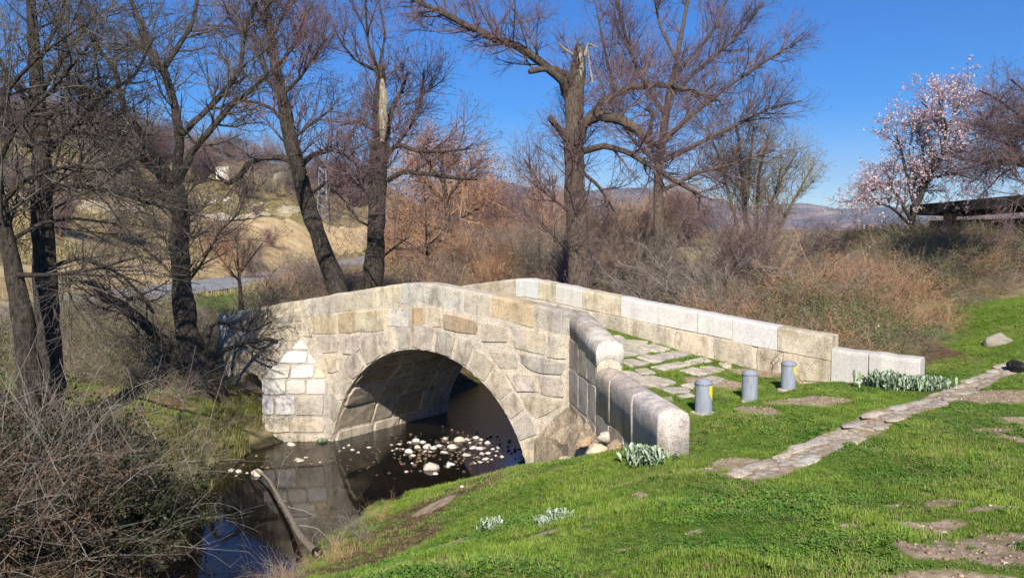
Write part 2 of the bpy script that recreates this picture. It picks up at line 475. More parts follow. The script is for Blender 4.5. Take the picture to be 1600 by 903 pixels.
def height(x, y, rough=True):
    x = np.atleast_1d(np.asarray(x, float)); y = np.atleast_1d(np.asarray(y, float))
    r = np.hypot(x, y)
    h = tps(x, y)
    f = smoothstep(100, 220, r)
    h = h * (1 - f) + 3.0 * f
    if rough:
        h = h + vnoise(x, y, 1.7) * .09 + vnoise(x + 9, y, 5.0) * .035 + smoothstep(15, 40, r) * (vnoise(x, y, .35) * .7 + vnoise(x, y + 5, 1.1) * .22)
    d, z = near_line(x, y, ROAD)
    left = (x < np.interp(y, ROAD[:, 1], ROAD[:, 0])) & (y > 5)
    hill = np.interp(d, HILL_D, HILL_Z) + (smoothstep(3, 8, d) * (vnoise(x, y, .35) * .8 + vnoise(x, y + 5, 1.1) * .3) if rough else 0)
    fh = np.where(left, smoothstep(1.9, 3.0, d) * smoothstep(8, 24, y), 0) * (1 - smoothstep(150, 260, r))
    fh = fh * (1 - smoothstep(-.21, -.07, x / np.maximum(y, 1.0)))
    h = h * (1 - fh) + hill * fh
    f = 1 - np.where(left, smoothstep(2.2, 2.9, d), smoothstep(2.3, 4.5, d))
    h = h * (1 - f) + (z - .06) * f
    d, hw = near_line(x, y, STREAM)
    s = d - hw + vnoise(x, y, .9) * .35
    bank = np.where(s > 0, WATER + s * 1.1, np.maximum(WATER + s * .55, -2.2))
    h = np.where(r < 60, np.minimum(h, bank), h)
    # the approach ramp between the wing wall and the far parapet
    a, w = aw(x, y)
    sx = (x - WC[0]) * WD[0] + (y - WC[1]) * WD[1]
    rr = -((x - WC[0]) * WNL[0] + (y - WC[1]) * WNL[1])
    inside = (a > 2.9) & (w < 3.45) & (rr > .2) & ((sx < WLEN) | (a > 5.4)) & (a < 6.0) & (w > -4.6)
    dk = deck(a) + (vnoise(x, y, 2.2) * .03 if rough else 0)
    h = np.where(inside & (sx < WLEN + .2), np.maximum(h, dk - .01), h)
    return h

def grid_axis(lo, hi, fine, mid_lo, mid_hi, midstep, far):
    a = [lo]
    while a[-1] < hi: a.append(a[-1] + fine)
    s = midstep
    up = []
    v = a[-1]
    st = fine
    while v < far:
        if v < mid_hi: st = min(st * 1.15, midstep)
        else: st *= 1.22
        v += st; up.append(v)
    dn = []
    v = lo; st = fine
    while v > -far:
        if v > mid_lo: st = min(st * 1.15, midstep)
        else: st *= 1.22
        v -= st; dn.append(v)
    return np.array(dn[::-1] + a + up)

gx = grid_axis(-7.5, 10.5, .11, -38, 16, .42, 6000)
gy = grid_axis(3.2, 19.5, .11, -1, 92, .45, 6000)
XX, YY = np.meshgrid(gx, gy)
xf, yf = XX.ravel(), YY.ravel()
hz = height(xf, yf)
nx, ny = len(gx), len(gy)
idx = np.arange(nx * ny).reshape(ny, nx)
q = np.stack([idx[:-1, :-1], idx[:-1, 1:], idx[1:, 1:], idx[1:, :-1]], -1).reshape(-1, 4)
gme = mesh_np("ground", np.c_[xf, yf, hz], quads=q, mats=[M_GROUND])

def ground_hit(px, py):
    d = ray(px, py)
    t = np.linspace(2.5, 80, 1600)
    pts = np.array([0, 0, CAMZ])[None] + d[None] * t[:, None]
    hh = height(pts[:, 0], pts[:, 1], False)
    k = np.argmax(pts[:, 2] < hh)
    return np.array([pts[k, 0], pts[k, 1], hh[k]])

# masks: where the ground itself is bare soil, dry grass, sand, litter, stream bed
def blob(px, py, rx, ry, deep=None):
    c0 = ground_hit(px, py)
    Y = c0[1]
    wx = rx * Y / F
    wy = ry * Y * Y / F / max(CAMZ - c0[2], .5)
    return c0[0], c0[1], wx, wy
def blobs_mask(lst, x, y):
    m = np.zeros(len(x))
    for q in lst:
        cx, cy, wx, wy = blob(*q)
        d = ((x - cx) / wx) ** 2 + ((y - cy) / wy) ** 2
        m = np.maximum(m, np.clip(1.25 - d * .75, 0, 1.2))
    return m
SOIL = [(1155, 722, 45, 12), (1105, 735, 25, 7), (1178, 641, 36, 11), (1265, 625, 70, 9), (1540, 620, 90, 13), (1590, 655, 30, 6), (1480, 790, 40, 9), (1590, 800, 60, 8),
        (1530, 870, 75, 22), (1570, 840, 60, 14), (1440, 870, 40, 20), (1600, 690, 14, 20), (700, 850, 40, 14), (680, 790, 35, 10), (850, 835, 22, 6), (1000, 770, 16, 4), (1500, 905, 120, 16), (1130, 600, 60, 6), (1200, 585, 60, 5), (1390, 790, 20, 5)]
SOIL += [(1450, 820, 60, 10), (1560, 800, 60, 7), (1520, 850, 80, 10), (1420, 905, 60, 12), (1480, 735, 14, 3), (1330, 830, 20, 5), (1550, 670, 40, 6), (1080, 830, 16, 4), (980, 850, 12, 3), (1250, 790, 14, 4), (1590, 870, 40, 20)]
SOIL = SOIL[:]
def soil_mask(x, y): return blobs_mask(SOIL, x, y)
LITT = [(620, 830, 90, 30), (770, 745, 60, 12), (700, 745, 40, 10), (650, 800, 70, 25), (600, 860, 90, 25), (560, 885, 70, 20), (750, 760, 45, 14), (700, 770, 60, 18), (480, 895, 60, 20)]
SAND = [(470, 355, 70, 20), (520, 378, 60, 22), (440, 350, 40, 10)]
def sand_mask(x, y):
    d, _ = near_line(x, y, ROAD)
    left = x < np.interp(y, ROAD[:, 1], ROAD[:, 0])
    cut = smoothstep(3.6, 5.0, d) * (1 - smoothstep(8.8, 10.0, d)) * smoothstep(50, 58, y) * (1 - smoothstep(84, 95, y))
    low = smoothstep(2.3, 2.8, d) * (1 - smoothstep(3.6, 5.2, d)) * .75 * smoothstep(22, 28, y)
    mid = smoothstep(3, 4, d) * (1 - smoothstep(8, 10, d)) * .38
    return np.where(left, np.maximum(np.maximum(cut, low), mid), 0)
msoil = soil_mask(xf, yf)
_c0, _c1 = ground_hit(1150, 750), ground_hit(1592, 566)
_cd = (_c1 - _c0)[:2]; _cl = np.hypot(*_cd); _cd = _cd / _cl
_s = (xf - _c0[0]) * _cd[0] + (yf - _c0[1]) * _cd[1]; _r = np.abs(-(xf - _c0[0]) * _cd[1] + (yf - _c0[1]) * _cd[0])
msoil = np.where((_s > 0) & (_s < _cl) & (_r < .22), 1.0, msoil)
dS, hwS = near_line(xf, yf, STREAM)
mbed = np.where(np.hypot(xf, yf) < 60, 1 - smoothstep(0.0, .35, dS - hwS), 0)
lawn = smoothstep(-4.6, -3.4, xf - np.where(yf < 12, 0, 0)) * (1 - smoothstep(20, 24, yf))
right_grass = (xf > -3.2) & (yf < 19)
mdry = np.where(right_grass, .16, .95)
leftbank = (xf < -4.4) & (xf > -10) & (yf > 10.5) & (yf < 19)
mdry = np.where(leftbank, .62, mdry)
mlit = blobs_mask(LITT, xf, yf) * .95
mlit = np.where((xf < -3.0) & (yf < 11.5), np.maximum(mlit, .85), mlit)
mlit = np.where((yf > 15) & (yf < 45) & (xf > -6) & (xf < 9) & (aw(xf, yf)[1] > 3.5), .8, mlit)
mlit = np.where((yf > 14) & (yf < 22) & (xf < -6.5) & (xf > -12), .5, mlit)
dR, _ = near_line(xf, yf, ROAD)
mdry = np.where((xf < -8) & (dR < 5.5) & (dR > 2.2) & (xf > -13), .2, mdry)
msand = sand_mask(xf, yf)
msand = np.where((xf < -14.5) & (dR < 3.8) & (dR > 2.0), .55, msand)
for nm, arr in (("soil", msoil), ("dry", mdry), ("litter", mlit), ("sand", msand), ("bed", mbed)):
    at = gme.attributes.new(nm, 'FLOAT', 'POINT')
    at.data.foreach_set("value", arr.astype(np.float32))
props(link("ground", gme), "grassy stream banks, lawn and hillside", kind="structure")

# water sheet along the stream
def ribbon(name, Ln, off_l, off_r, zf, mat, label, kind="structure", sub=6, thick=None):
    pts = []
    for i in range(len(Ln) - 1):
        for k in range(sub):
            pts.append(Ln[i] + (Ln[i + 1] - Ln[i]) * k / sub)
    pts.append(Ln[-1]); pts = np.array(pts)
    t = np.gradient(pts[:, :2], axis=0); t /= np.linalg.norm(t, axis=1)[:, None]
    n = np.c_[t[:, 1], -t[:, 0]]
    cols = np.linspace(-off_l, off_r, 5)
    V = []; 
    for k in range(len(pts)):
        for o_ in cols:
            x, y = pts[k, 0] + n[k, 0] * o_, pts[k, 1] + n[k, 1] * o_
            V.append((x, y, zf(x, y, pts[k])))
    nn = len(cols)
    Q = [(k * nn + j, k * nn + j + 1, (k + 1) * nn + j + 1, (k + 1) * nn + j) for k in range(len(pts) - 1) for j in range(nn - 1)]
    me = mesh_np(name, V, quads=Q, mats=[mat])
    return props(link(name, me), label, kind=kind)
wme = mesh_py("stream_water", [(-8.6, 2, WATER), (8.5, 2, WATER), (8.5, 34, WATER), (-8.6, 34, WATER)], [(0, 1, 2, 3)], [M_WATER])
props(link("stream_water", wme), "dark shallow stream running under the arch", kind="structure")
ribbon("road", ROAD[1:], 2.1, 2.1, lambda x, y, p_: p_[2] + .0, M_ASPHALT, "grey asphalt road beyond the stream")

# ------------------------------------------------------------------ bridge
bridge = thing("stone_bridge", P(0, 1.8, -2.2), "old single-arch granite bridge with humped stone parapets over the stream", "bridge")

PAL = {"white": (.60, .56, .49), "cream": (.58, .50, .36), "yellow": (.54, .445, .285), "grey": (.50, .44, .35), "dark": (.44, .39, .31),
       "orange": (.53, .37, .21), "tan": (.535, .455, .335), "ochre": (.53, .42, .255), "pale": (.575, .525, .44), "brown": (.43, .315, .20)}
PAL = {k: (v[0] * .985, v[1] * 1.0, v[2] * 1.075) for k, v in PAL.items()}
def pc(k):
    c = np.array(PAL[k]); return tuple(np.clip(c * random.uniform(.9, 1.1) * np.array([random.uniform(.97, 1.03), 1, random.uniform(.95, 1.05)]), .05, .8))

def prism(poly, nrm, out, back, cham=.02, jit=.006, sub=True):
    """a worn block: polygon in a plane, pushed out along nrm, with rounded arrises"""
    poly = np.asarray(poly, float); nrm = np.asarray(nrm, float)
    if sub:
        p2 = []
        for i in range(len(poly)):
            a_, b_ = poly[i], poly[(i + 1) % len(poly)]
            p2.append(a_)
            if np.linalg.norm(b_ - a_) > .12:
                t_ = random.uniform(.35, .65)
                p2.append(a_ + (b_ - a_) * t_)
        poly = np.array(p2)
    c = poly.mean(0)
    n = len(poly)
    J = rng.normal(0, jit, (n, 3)); J -= np.outer(J @ nrm, nrm)
    poly = poly + J
    # round the corners in slightly
    nb = (np.roll(poly, 1, 0) + np.roll(poly, -1, 0)) / 2
    poly = poly * .86 + nb * .14
    back_r = poly - nrm * back
    mid = poly + nrm * (out - cham)
    d = c - poly; d /= np.maximum(np.linalg.norm(d, axis=1)[:, None], 1e-6)
    topv = poly + d * cham + nrm * (out + rng.normal(0, jit * .5, n))[:, None]
    cen = c + nrm * (out + random.uniform(-.004, .014))
    V = np.vstack([back_r, mid, topv, cen[None]])
    Fc = []
    for i in range(n):
        j = (i + 1) % n
        Fc.append((i, j, n + j, n + i)); Fc.append((n + i, n + j, 2 * n + j, 2 * n + i)); Fc.append((2 * n + i, 2 * n + j, 3 * n))
    Fc.append(tuple(range(n))[::-1])
    return V, Fc

def loft(rings, closed_ends=True):
    n = len(rings[0]); V = np.vstack(rings); Fc = []
    for k in range(len(rings) - 1):
        for i in range(n):
            j = (i + 1) % n
            Fc.append((k * n + i, k * n + j, (k + 1) * n + j, (k + 1) * n + i))
    if closed_ends:
        Fc.append(tuple(range(n))); Fc.append(tuple((len(rings) - 1) * n + i for i in range(n))[::-1])
    return V, Fc

W0, WI0, WI1, W1 = 0.0, .40, 3.2, 3.6
A_L, A_R = -6.35, 3.25
sa, sr, szc = -5.09, .40, -1.02
def zbot(a):
    z = np.full_like(a, -2.7)
    z = np.where(np.abs(a) <= R_ARCH, ZC + np.sqrt(np.maximum(R_ARCH ** 2 - a ** 2, 0)), z)
    z = np.where(np.abs(a - sa) <= sr, szc + np.sqrt(np.maximum(sr ** 2 - (a - sa) ** 2, 0)), z)
    return z
th = np.linspace(0, np.pi, 41)
st = np.concatenate([np.linspace(A_L, A_R, 30), R_ARCH * np.cos(th), sa + sr * np.cos(np.linspace(0, np.pi, 13)),
                     [R_ARCH + .001, -R_ARCH - .001, sa + sr + .001, sa - sr - .001]])
st = np.unique(np.round(st, 4))
zb = zbot(st)
rings = []
for a, z in zip(st, zb):
    zn, zf, dk = top_n(a) - .38, top_f(a) - .36, deck(a)
    rings.append([P(a, W0, z), P(a, W0, zn), P(a, WI0, zn), P(a, WI0, dk), P(a, WI1, dk), P(a, WI1, zf), P(a, W1, zf), P(a, W1, z)])
V, Fc = loft([np.array(r) for r in rings])
masonry = put("spandrel_wall", V, Fc, M_MORTAR, bridge, origin=P(0, 1.8, -2.2))
masonry["label"] = "mortared rubble body of the bridge with round arch"

def pxpoly(lst, w=0.0):
    return np.array([on_plane(x, y, P(0, w, 0), NX) for x, y in lst])
FACE = [
    ([(489, 492), (527, 491), (527, 522), (490, 523)], "yellow"), ([(529, 490), (556, 488), (556, 519), (529, 521)], "ochre"), ([(557, 488), (600, 484), (601, 516), (557, 519)], "cream"),
    ([(603, 483), (642, 481), (642, 510), (604, 511)], "pale"), ([(645, 481), (661, 480), (662, 507), (645, 508)], "orange"), ([(665, 480), (690, 485), (690, 512), (665, 509)], "cream"),
    ([(693, 489), (746, 503), (746, 524), (694, 515)], "brown"), ([(752, 505), (795, 513), (793, 535), (754, 533)], "tan"), ([(801, 512), (854, 521), (853, 556), (804, 544)], "tan"),
    ([(858, 523), (885, 528), (885, 561), (856, 557)], "cream"), ([(763, 546), (808, 552), (809, 575), (781, 575)], "grey"), ([(813, 551), (885, 567), (878, 585), (834, 580), (815, 566)], "dark"),
    ([(791, 581), (837, 587), (839, 612), (808, 612)], "grey"), ([(841, 587), (881, 591), (883, 621), (846, 616)], "grey"), ([(815, 619), (846, 620), (880, 628), (868, 643), (838, 655), (826, 640)], "tan"),
    ([(494, 526), (523, 524), (530, 534), (529, 550), (505, 550)], "tan"), ([(533, 529), (560, 523), (562, 542), (556, 553), (535, 553)], "grey"), ([(565, 526), (585, 522), (600, 523), (592, 538), (578, 548), (566, 548)], "grey"),
    ([(530, 560), (556, 558), (560, 572), (548, 588), (534, 592)], "tan"), ([(528, 598), (548, 594), (538, 622), (527, 626)], "cream"), ([(507, 556), (526, 556), (529, 580), (512, 584)], "cream"),
    ([(350, 494), (378, 490), (377, 511), (353, 508)], "white"), ([(381, 492), (427, 486), (425, 504), (383, 512)], "tan"), ([(374, 518), (397, 516), (396, 535), (375, 537)], "white"),
    ([(400, 517), (424, 513), (423, 533), (400, 533)], "yellow"), ([(427, 510), (473, 506), (471, 527), (460, 533), (428, 532)], "tan"), ([(341, 521), (371, 525), (372, 541), (345, 552)], "tan"),
    ([(475, 504), (487, 498), (488, 526), (475, 525)], "cream"), ([(349, 556), (388, 545), (404, 542), (402, 572), (380, 575), (354, 576)], "cream"), ([(408, 540), (438, 540), (424, 562), (409, 570)], "tan"),
    ([(430, 487), (470, 482), (472, 501), (430, 505)], "tan"), ([(342, 500), (349, 497), (352, 512), (366, 518), (342, 516)], "grey"),
    ([(822, 657), (843, 652), (838, 678), (833, 680)], "tan")]
for poly, k in FACE:
    pp_ = pxpoly(poly); cc_ = pp_.mean(0)
    pp_ = pp_ + (pp_ - cc_) / np.linalg.norm(pp_ - cc_, axis=1)[:, None] * .016
    V, Fc = prism(pp_, -NX, random.uniform(.012, .026), .12, .011, .012)
    put("stone", V, Fc, M_STONE, masonry, color=pc(k))
# ring of voussoirs round the arch
ang = 4.0
while ang < 176:
    wd = random.uniform(8, 13)
    e = min(ang + wd, 177)
    th_ = random.uniform(.40, .50)
    g = .45
    pol = []
    for aa, rr in ((ang + g, R_ARCH + .004), ((ang + e) / 2, R_ARCH + .004), (e - g, R_ARCH + .004), (e - g, R_ARCH + th_), ((ang + e) / 2, R_ARCH + th_ + .01), (ang + g, R_ARCH + th_)):
        t_ = math.radians(aa)
        pol.append(P(rr * math.cos(t_), 0, ZC + rr * math.sin(t_)))
    V, Fc = prism(pol, -NX, random.uniform(.014, .028), .3, .012, .010, sub=False)
    put("voussoir", V, Fc, M_STONE, masonry, color=pc(random.choice(["grey", "grey", "dark", "dark", "tan"])))
    ang = e
# courses of the barrel inside the arch
courses = np.linspace(2, 178, 15)
for i in range(14):
    a0, a1 = courses[i] + .4, courses[i + 1] - .4
    ws = [0.06]
    while ws[-1] < 3.3: ws.append(ws[-1] + random.uniform(.55, 1.1))
    ws[-1] = 3.55
    for k in range(len(ws) - 1):
        t0, t1 = math.radians(a0), math.radians(a1); tm = (t0 + t1) / 2
        q_ = lambda t_, w: P(R_ARCH * math.cos(t_), w, ZC + R_ARCH * math.sin(t_))
        pol = [q_(t0, ws[k] + .012), q_(t0, ws[k + 1] - .012), q_(t1, ws[k + 1] - .012), q_(t1, ws[k] + .012)]
        nr = -(math.cos(tm) * AX + np.array([0, 0, math.sin(tm)]))
        V, Fc = prism(pol, nr, random.uniform(.01, .035), .1, .02, .012)
        put("stone", V, Fc, M_STONE, masonry, color=pc(random.choice(["tan", "brown", "grey", "tan"])))
# small flood arch ring
for k in range(6):
    t0, t1 = math.radians(2 + k * 29.5), math.radians(2 + (k + 1) * 29.5 - 2)
    pol = [P(sa + r_ * math.cos(t_), 0, szc + r_ * math.sin(t_)) for t_, r_ in ((t0, sr + .003), ((t0 + t1) / 2, sr + .005), (t1, sr + .003), (t1, sr + .2), (t0, sr + .2))]
    V, Fc = prism(pol, -NX, .03, .2, .015, .004, sub=False)
    put("voussoir", V, Fc, M_STONE, masonry, color=pc("cream"))

# parapet copings, rounded on top
def cop_prof(w0, w1, h, r, dz=0.0):
    k = r * .3; W_ = w1 - w0; x1 = min(r * .72, W_ * .28); x2 = min(r * 1.5, W_ * .42)
    return [(w0, -h), (w0, -r - dz), (w0 + k * .45, -r * .42 - dz), (w0 + x1, -r * .12 - dz), (w0 + x2, -dz), (w1 - x2, -dz), (w1 - x1, -r * .12 - dz), (w1 - k * .45, -r * .42 - dz), (w1, -r - dz), (w1, -h)]
def core_rings(frame, topf, w0, w1, h, r, lo, ss, ins=.007):
    return [np.array([frame(s_, w_, float(topf(s_)) + z_) if -h < z_ else frame(s_, w_, lo(s_)) for w_, z_ in cop_prof(w0 + ins, w1 - ins, h, r, ins)]) for s_ in ss]
def coping(a0, a1, frame, topf, w0, w1, h, mat, parent, color, rnd=.13, bulge=.02, nst=5, endround=.015):
    prof = lambda sh: cop_prof(w0 - bulge + sh, w1 + bulge - sh, h, rnd, sh * .6)
    sts = [(a0, endround), (a0 + endround, 0), (a0 + endround * 3, 0)] + [(a0 + (a1 - a0) * k / (nst - 1), 0) for k in range(1, nst - 1)] + [(a1 - endround * 3, 0), (a1 - endround, 0), (a1, endround)]
    rings = []
    dz = dw = 0
    for i_, (s_, sh) in enumerate(sts):
        if 2 < i_ < len(sts) - 3 or i_ == 0: dz, dw = random.gauss(0, .006), random.gauss(0, .005)
        rings.append(np.array([frame(s_, w_ + dw, float(topf(s_)) + z_ + dz) for w_, z_ in prof(sh)]))
    V, Fc = loft(rings)
    return put("coping_stone", V, Fc, mat, parent, smooth=rnd > .1, color=color)

parN = put("parapet", *loft(core_rings(P, top_n, W0, WI0, .40, .06, lambda a: float(top_n(a)) - .42, np.linspace(A_L + .03, A_R + .1, 40))), M_MORTAR, bridge, origin=P(0, .2, .9))
jx = [340, 379, 428, 477, 504, 583, 625.5, 664, 724, 767, 834, 878, 889]
ja = [face_az(x, 470)[0] for x in jx]
ja[0] = A_L; ja[-1] = A_R + .12
ckn = ["grey", "tan", "tan", "grey", "grey", "cream", "pale", "pale", "grey", "ochre", "grey", "grey"]
for k in range(len(ja) - 1):
    coping(ja[k] + .004, ja[k + 1] - .004, P, top_n, W0, WI0, .385, M_STONE, parN, pc(ckn[k]), bulge=.004, rnd=.06, endround=.008)
parF = put("parapet", *loft(core_rings(P, top_f, WI1 + .004, W1 - .004, .40, .05, lambda a: float(deck(a)) - .25, np.linspace(A_L, 6.40, 44))), M_MORTAR, bridge, origin=P(0, 3.4, .9))
jx = [806, 842, 868, 910, 970, 1028, 1090, 1145, 1216, 1302]
ja = [face_az(x, 480, 3.2)[0] for x in jx]
ja = [A_L, -5.3, -4.2, -3.3, -2.3, -1.3] + ja
ckf = ["tan", "grey", "tan", "pale", "cream", "tan", "white", "cream", "white", "cream", "white", "white", "white", "white", "cream"]
for k in range(len(ja) - 1):
    mt = M_NEWST if ckf[k] == "white" else M_STONE
    coping(ja[k] + .005, ja[k + 1] - .005, P, top_f, WI1, W1, .39 if k < 13 else .42, mt, parF, tuple(np.array(pc(ckf[k])) * (.93 if ckf[k] == "white" else 1)), bulge=.012, rnd=.05, endround=.006)
A_END = ja[-1]
jx = [868, 926, 985, 1052, 1112, 1180, 1220, 1303]
jl = [face_az(x, 540, 3.2)[0] for x in jx]
for k in range(len(jl) - 1):
    a0, a1 = jl[k] + .02, jl[k + 1] - .02
    am = (a0 + a1) / 2
    zt = lambda a: float(top_f(a)) - .41
    zl = lambda a: float(deck(a)) - .10
    pol = [P(a0, WI1 + .02, zl(a0)), P(a1, WI1 + .02, zl(a1)), P(a1, WI1 + .02, zt(a1)), P(a0, WI1 + .02, zt(a0))]
    V, Fc = prism(pol, -NX, .03, .1, .02, .008)
    put("stone", V, Fc, M_STONE, parF, color=pc(["grey", "grey", "grey", "tan", "grey", "tan", "cream"][k]))
# the two low end blocks
a2 = face_az(1357, 570, 3.2)[0]; a3 = face_az(1438, 575, 3.2)[0]
topE = lambda a: np.interp(a, [A_END, a3], [.50, .44])
for a0, a1, k in ((A_END - .01, a2 - .006, "pale"), (a2 + .006, a3, "pale")):
    coping(a0, a1, P, topE, WI1 - .02, W1, .66, M_NEWST, parF, pc(k), rnd=.06, bulge=.01, endround=.008)

# cutwater
Qr = on_plane(514, 690, P(0, 0, 0), NX); Qr[2] = 0
ar, _ = aw(Qr[0], Qr[1])
prow = P(0, 0, 0) * 0 + G(411, 692, 16.29); prow[2] = 0
ap_a, ap_z = face_az(469, 528)
left_a = ap_a - (ar - ap_a) * 1.0
def cw_pt(xy, z): return np.array([xy[0], xy[1], z])
R0 = P(ar, 0, 0); L0 = P(left_a, 0, 0)
zt_p, zt_r = float(on_plane(411, 592, prow, np.cross(prow - R0, [0, 0, 1]))[2]), float(on_plane(512, 592, prow, np.cross(prow - R0, [0, 0, 1]))[2])
ins = .03
pin = prow + (P(ap_a, 0, 0) - prow) * .04
Vc = [cw_pt(pin, -2.6), cw_pt(R0, -2.6), cw_pt(L0, -2.6), cw_pt(pin, zt_p - .03), cw_pt(R0, zt_r - .03), cw_pt(L0, zt_r - .03), P(ap_a, 0, ap_z - .03)]
Fcw = [(0, 1, 4, 3), (2, 0, 3, 5), (3, 4, 6), (5, 3, 6), (1, 2, 5, 4), (4, 5, 6), (0, 2, 1)]
cutw = put("cutwater", Vc, Fcw, M_STONE, bridge, origin=cw_pt(pin, -2.2), color=(.40, .365, .31))
n_face = np.cross(R0 - prow, [0, 0, 1.0]); n_face /= np.linalg.norm(n_face)
if n_face[1] > 0: n_face = -n_face
pr = cw_pt(prow, zt_p); ro = cw_pt(R0, zt_r); apx = P(ap_a, 0, ap_z)
n_roof = np.cross(ro - pr, apx - pr); n_roof /= np.linalg.norm(n_roof)
if n_roof[2] < 0: n_roof = -n_roof
ROOF = [([(470, 530), (484, 546), (454, 546)], "white"), ([(449, 548), (480, 549), (479, 568), (434, 567)], "white"), ([(482, 551), (494, 566), (493, 568), (481, 568)], "white"),
        ([(427, 570), (454, 570), (451, 591), (412, 591)], "pale"), ([(456, 571), (491, 570), (489, 590), (453, 591)], "white"), ([(494, 569), (510, 590), (491, 591)], "tan")]
for poly, k in ROOF:
    V, Fc = prism([on_plane(x, y, pr, n_roof) for x, y in poly], n_roof, .012, .08, .008, .002)
    put("stone", V, Fc, M_NEWST if k != "tan" else M_STONE, cutw, color=tuple(np.array(pc(k)) * (1.0, .985, .94)))
def rect(x0, y0, x1, y1): return [(x0, y0), (x1, y0), (x1, y1), (x0, y1)]
CW = [(rect(411, 594, 446, 616), "white"), (rect(448, 594, 477, 615), "white"), (rect(479, 593, 509, 616), "white"), (rect(411, 618, 428, 648), "white"), (rect(431, 618, 461, 648), "white"),
      (rect(463, 618, 507, 649), "dark"), (rect(412, 651, 453, 675), "cream"), (rect(455, 652, 507, 676), "tan"), (rect(413, 678, 439, 697), "cream"), (rect(442, 678, 466, 697), "tan"), (rect(469, 678, 511, 697), "cream")]
for poly, k in CW:
    nw = k == "white"
    V, Fc = prism([on_plane(x, y, prow, n_face) for x, y in poly], n_face, .012 if nw else .02, .08, .008 if nw else .02, .002 if nw else .012)
    put("stone", V, Fc, M_NEWST if nw else M_STONE, cutw, color=tuple(np.array(pc(k)) * ((1.0, .985, .94) if nw else .94)))
n_l = np.cross(L0 - prow, [0, 0, 1.0]); n_l /= np.linalg.norm(n_l)
if n_l[0] > 0: n_l = -n_l
dl = (L0 - prow); zs = [zt_p, zt_p - .3, zt_p - .72, zt_p - 1.05, zt_p - 1.4]
for r_ in range(4):
    for k in range(2):
        f0, f1 = (.02, .5) if k == 0 else (.52, .98)
        pol = [cw_pt(prow + dl * f0, zs[r_ + 1] + .01), cw_pt(prow + dl * f1, zs[r_ + 1] + .01), cw_pt(prow + dl * f1, zs[r_] - .01), cw_pt(prow + dl * f0, zs[r_] - .01)]
        V, Fc = prism(pol, n_l, .012, .08, .008, .002)
        put("stone", V, Fc, M_NEWST if r_ < 2 else M_STONE, cutw, color=pc("white" if r_ < 2 else "tan"))

# wing wall
topW = lambda s: np.interp(s, [-.3, 1.72], [1.21, .93])
topL = lambda s: np.interp(s, [1.7, WLEN], [.55, .50])
gW = lambda s: np.interp(s, [0, 2.2, 4.4], [-1.8, -1.0, -.25])
rings = core_rings(WP, topW, .0, .40, .36, .15, gW, np.linspace(-.25, 1.72, 10), .012)
rings += core_rings(WP, topL, .0, .36, .62, .13, gW, np.linspace(1.745, WLEN - .06, 10), .012)
wing = put("wing_wall", *loft(rings), M_MORTAR, bridge, origin=WP(2, .2, -.6))
for (s0, s1, k) in ((-.22, .55, "dark"), (.56, 1.12, "grey"), (1.13, 1.74, "pale")):
    coping(s0 + .003, s1 - .003, WP, topW, 0, .40, .36, M_STONE, wing, pc(k), rnd=.15, bulge=.004, endround=.01)
for (s0, s1, k) in ((1.76, 2.45, "tan"), (2.46, 3.45, "grey"), (3.46, WLEN, "pale")):
    coping(s0 + .003, s1 - .003, WP, topL, 0, .36, .62, M_STONE, wing, pc(k), rnd=.13, bulge=.004, endround=.012)
s_ = -.1
for (s0, s1) in ((-.05, .62), (.64, 1.2), (1.22, 1.7)):
    for (z0, z1) in ((.28, .76), (-.28, .26), (-.9, -.30)):
        sh = random.uniform(-.05, .05)
        pol = [WP(s0 + .004, .012, z0 + .004), WP(s1 - .004, .012, z0 + .004), WP(s1 - .004, .012, z1 - .004 - .1 * (s1 > 1.5) * (z1 > .7)), WP(s0 + .004, .012, z1 - .004)]
        V, Fc = prism(pol, WNL, random.uniform(.003, .010), .1, .006, .008)
        put("stone", V, Fc, M_STONE, wing, color=pc(random.choice(["tan", "grey", "brown", "tan"])))
for (s0, s1) in ((1.74, 2.4), (2.42, 3.1), (3.12, 3.9)):
    z1 = -.09; z0 = float(gW(s1))
    pol = [WP(s0 + .004, .012, z0), WP(s1 - .004, .012, z0), WP(s1 - .004, .012, z1), WP(s0 + .004, .012, z1)]
    V, Fc = prism(pol, WNL, .012, .1, .012, .010)
    put("stone", V, Fc, M_STONE, wing, color=pc("tan"))

# sloping foundation at the foot of the wing wall
def lumpy(pts, tri_faces, sub=3, amp=.03, nm="foundation", mat=M_BRICKROCK, parent=None, seed=1):
    bm = bmesh.new()
    vs = [bm.verts.new(p_) for p_ in pts]
    for f in tri_faces: bm.faces.new([vs[i] for i in f])
    bmesh.ops.subdivide_edges(bm, edges=bm.edges[:], cuts=sub, use_grid_fill=True)
    bmesh.ops.triangulate(bm, faces=bm.faces[:])
    for v in bm.verts:
        v.co += Vector((vnoise(v.co.y * 4 + seed, v.co.z * 4) * amp * 2, vnoise(v.co.x * 4, v.co.z * 5 + seed) * amp * 2, vnoise(v.co.x * 5, v.co.y * 5 + seed) * amp * 2))
    bmesh.ops.recalc_face_normals(bm, faces=bm.faces[:])
    me = bpy.data.meshes.new(nm); bm.to_mesh(me); bm.free(); me.materials.append(mat)
    return me
fp = [G(839, 748, 13.28), G(839, 684, 13.30), G(887, 631, 12.98), G(906, 648, 12.33), G(926, 668, 11.56), G(951, 690, 10.75), G(986, 726, 9.75), G(900, 765, 11.5), G(878, 690, 12.45), G(925, 716, 11.0)]
pts = [np.array(p_) for p_ in fp]
me = lumpy(pts, [(0, 1, 8), (1, 2, 8), (2, 3, 8), (3, 4, 8), (4, 9, 8), (4, 5, 9), (5, 6, 9), (0, 8, 7), (8, 9, 7), (9, 6, 7)], 5, .07)
me.polygons.foreach_set("use_smooth", [False] * len(me.polygons))
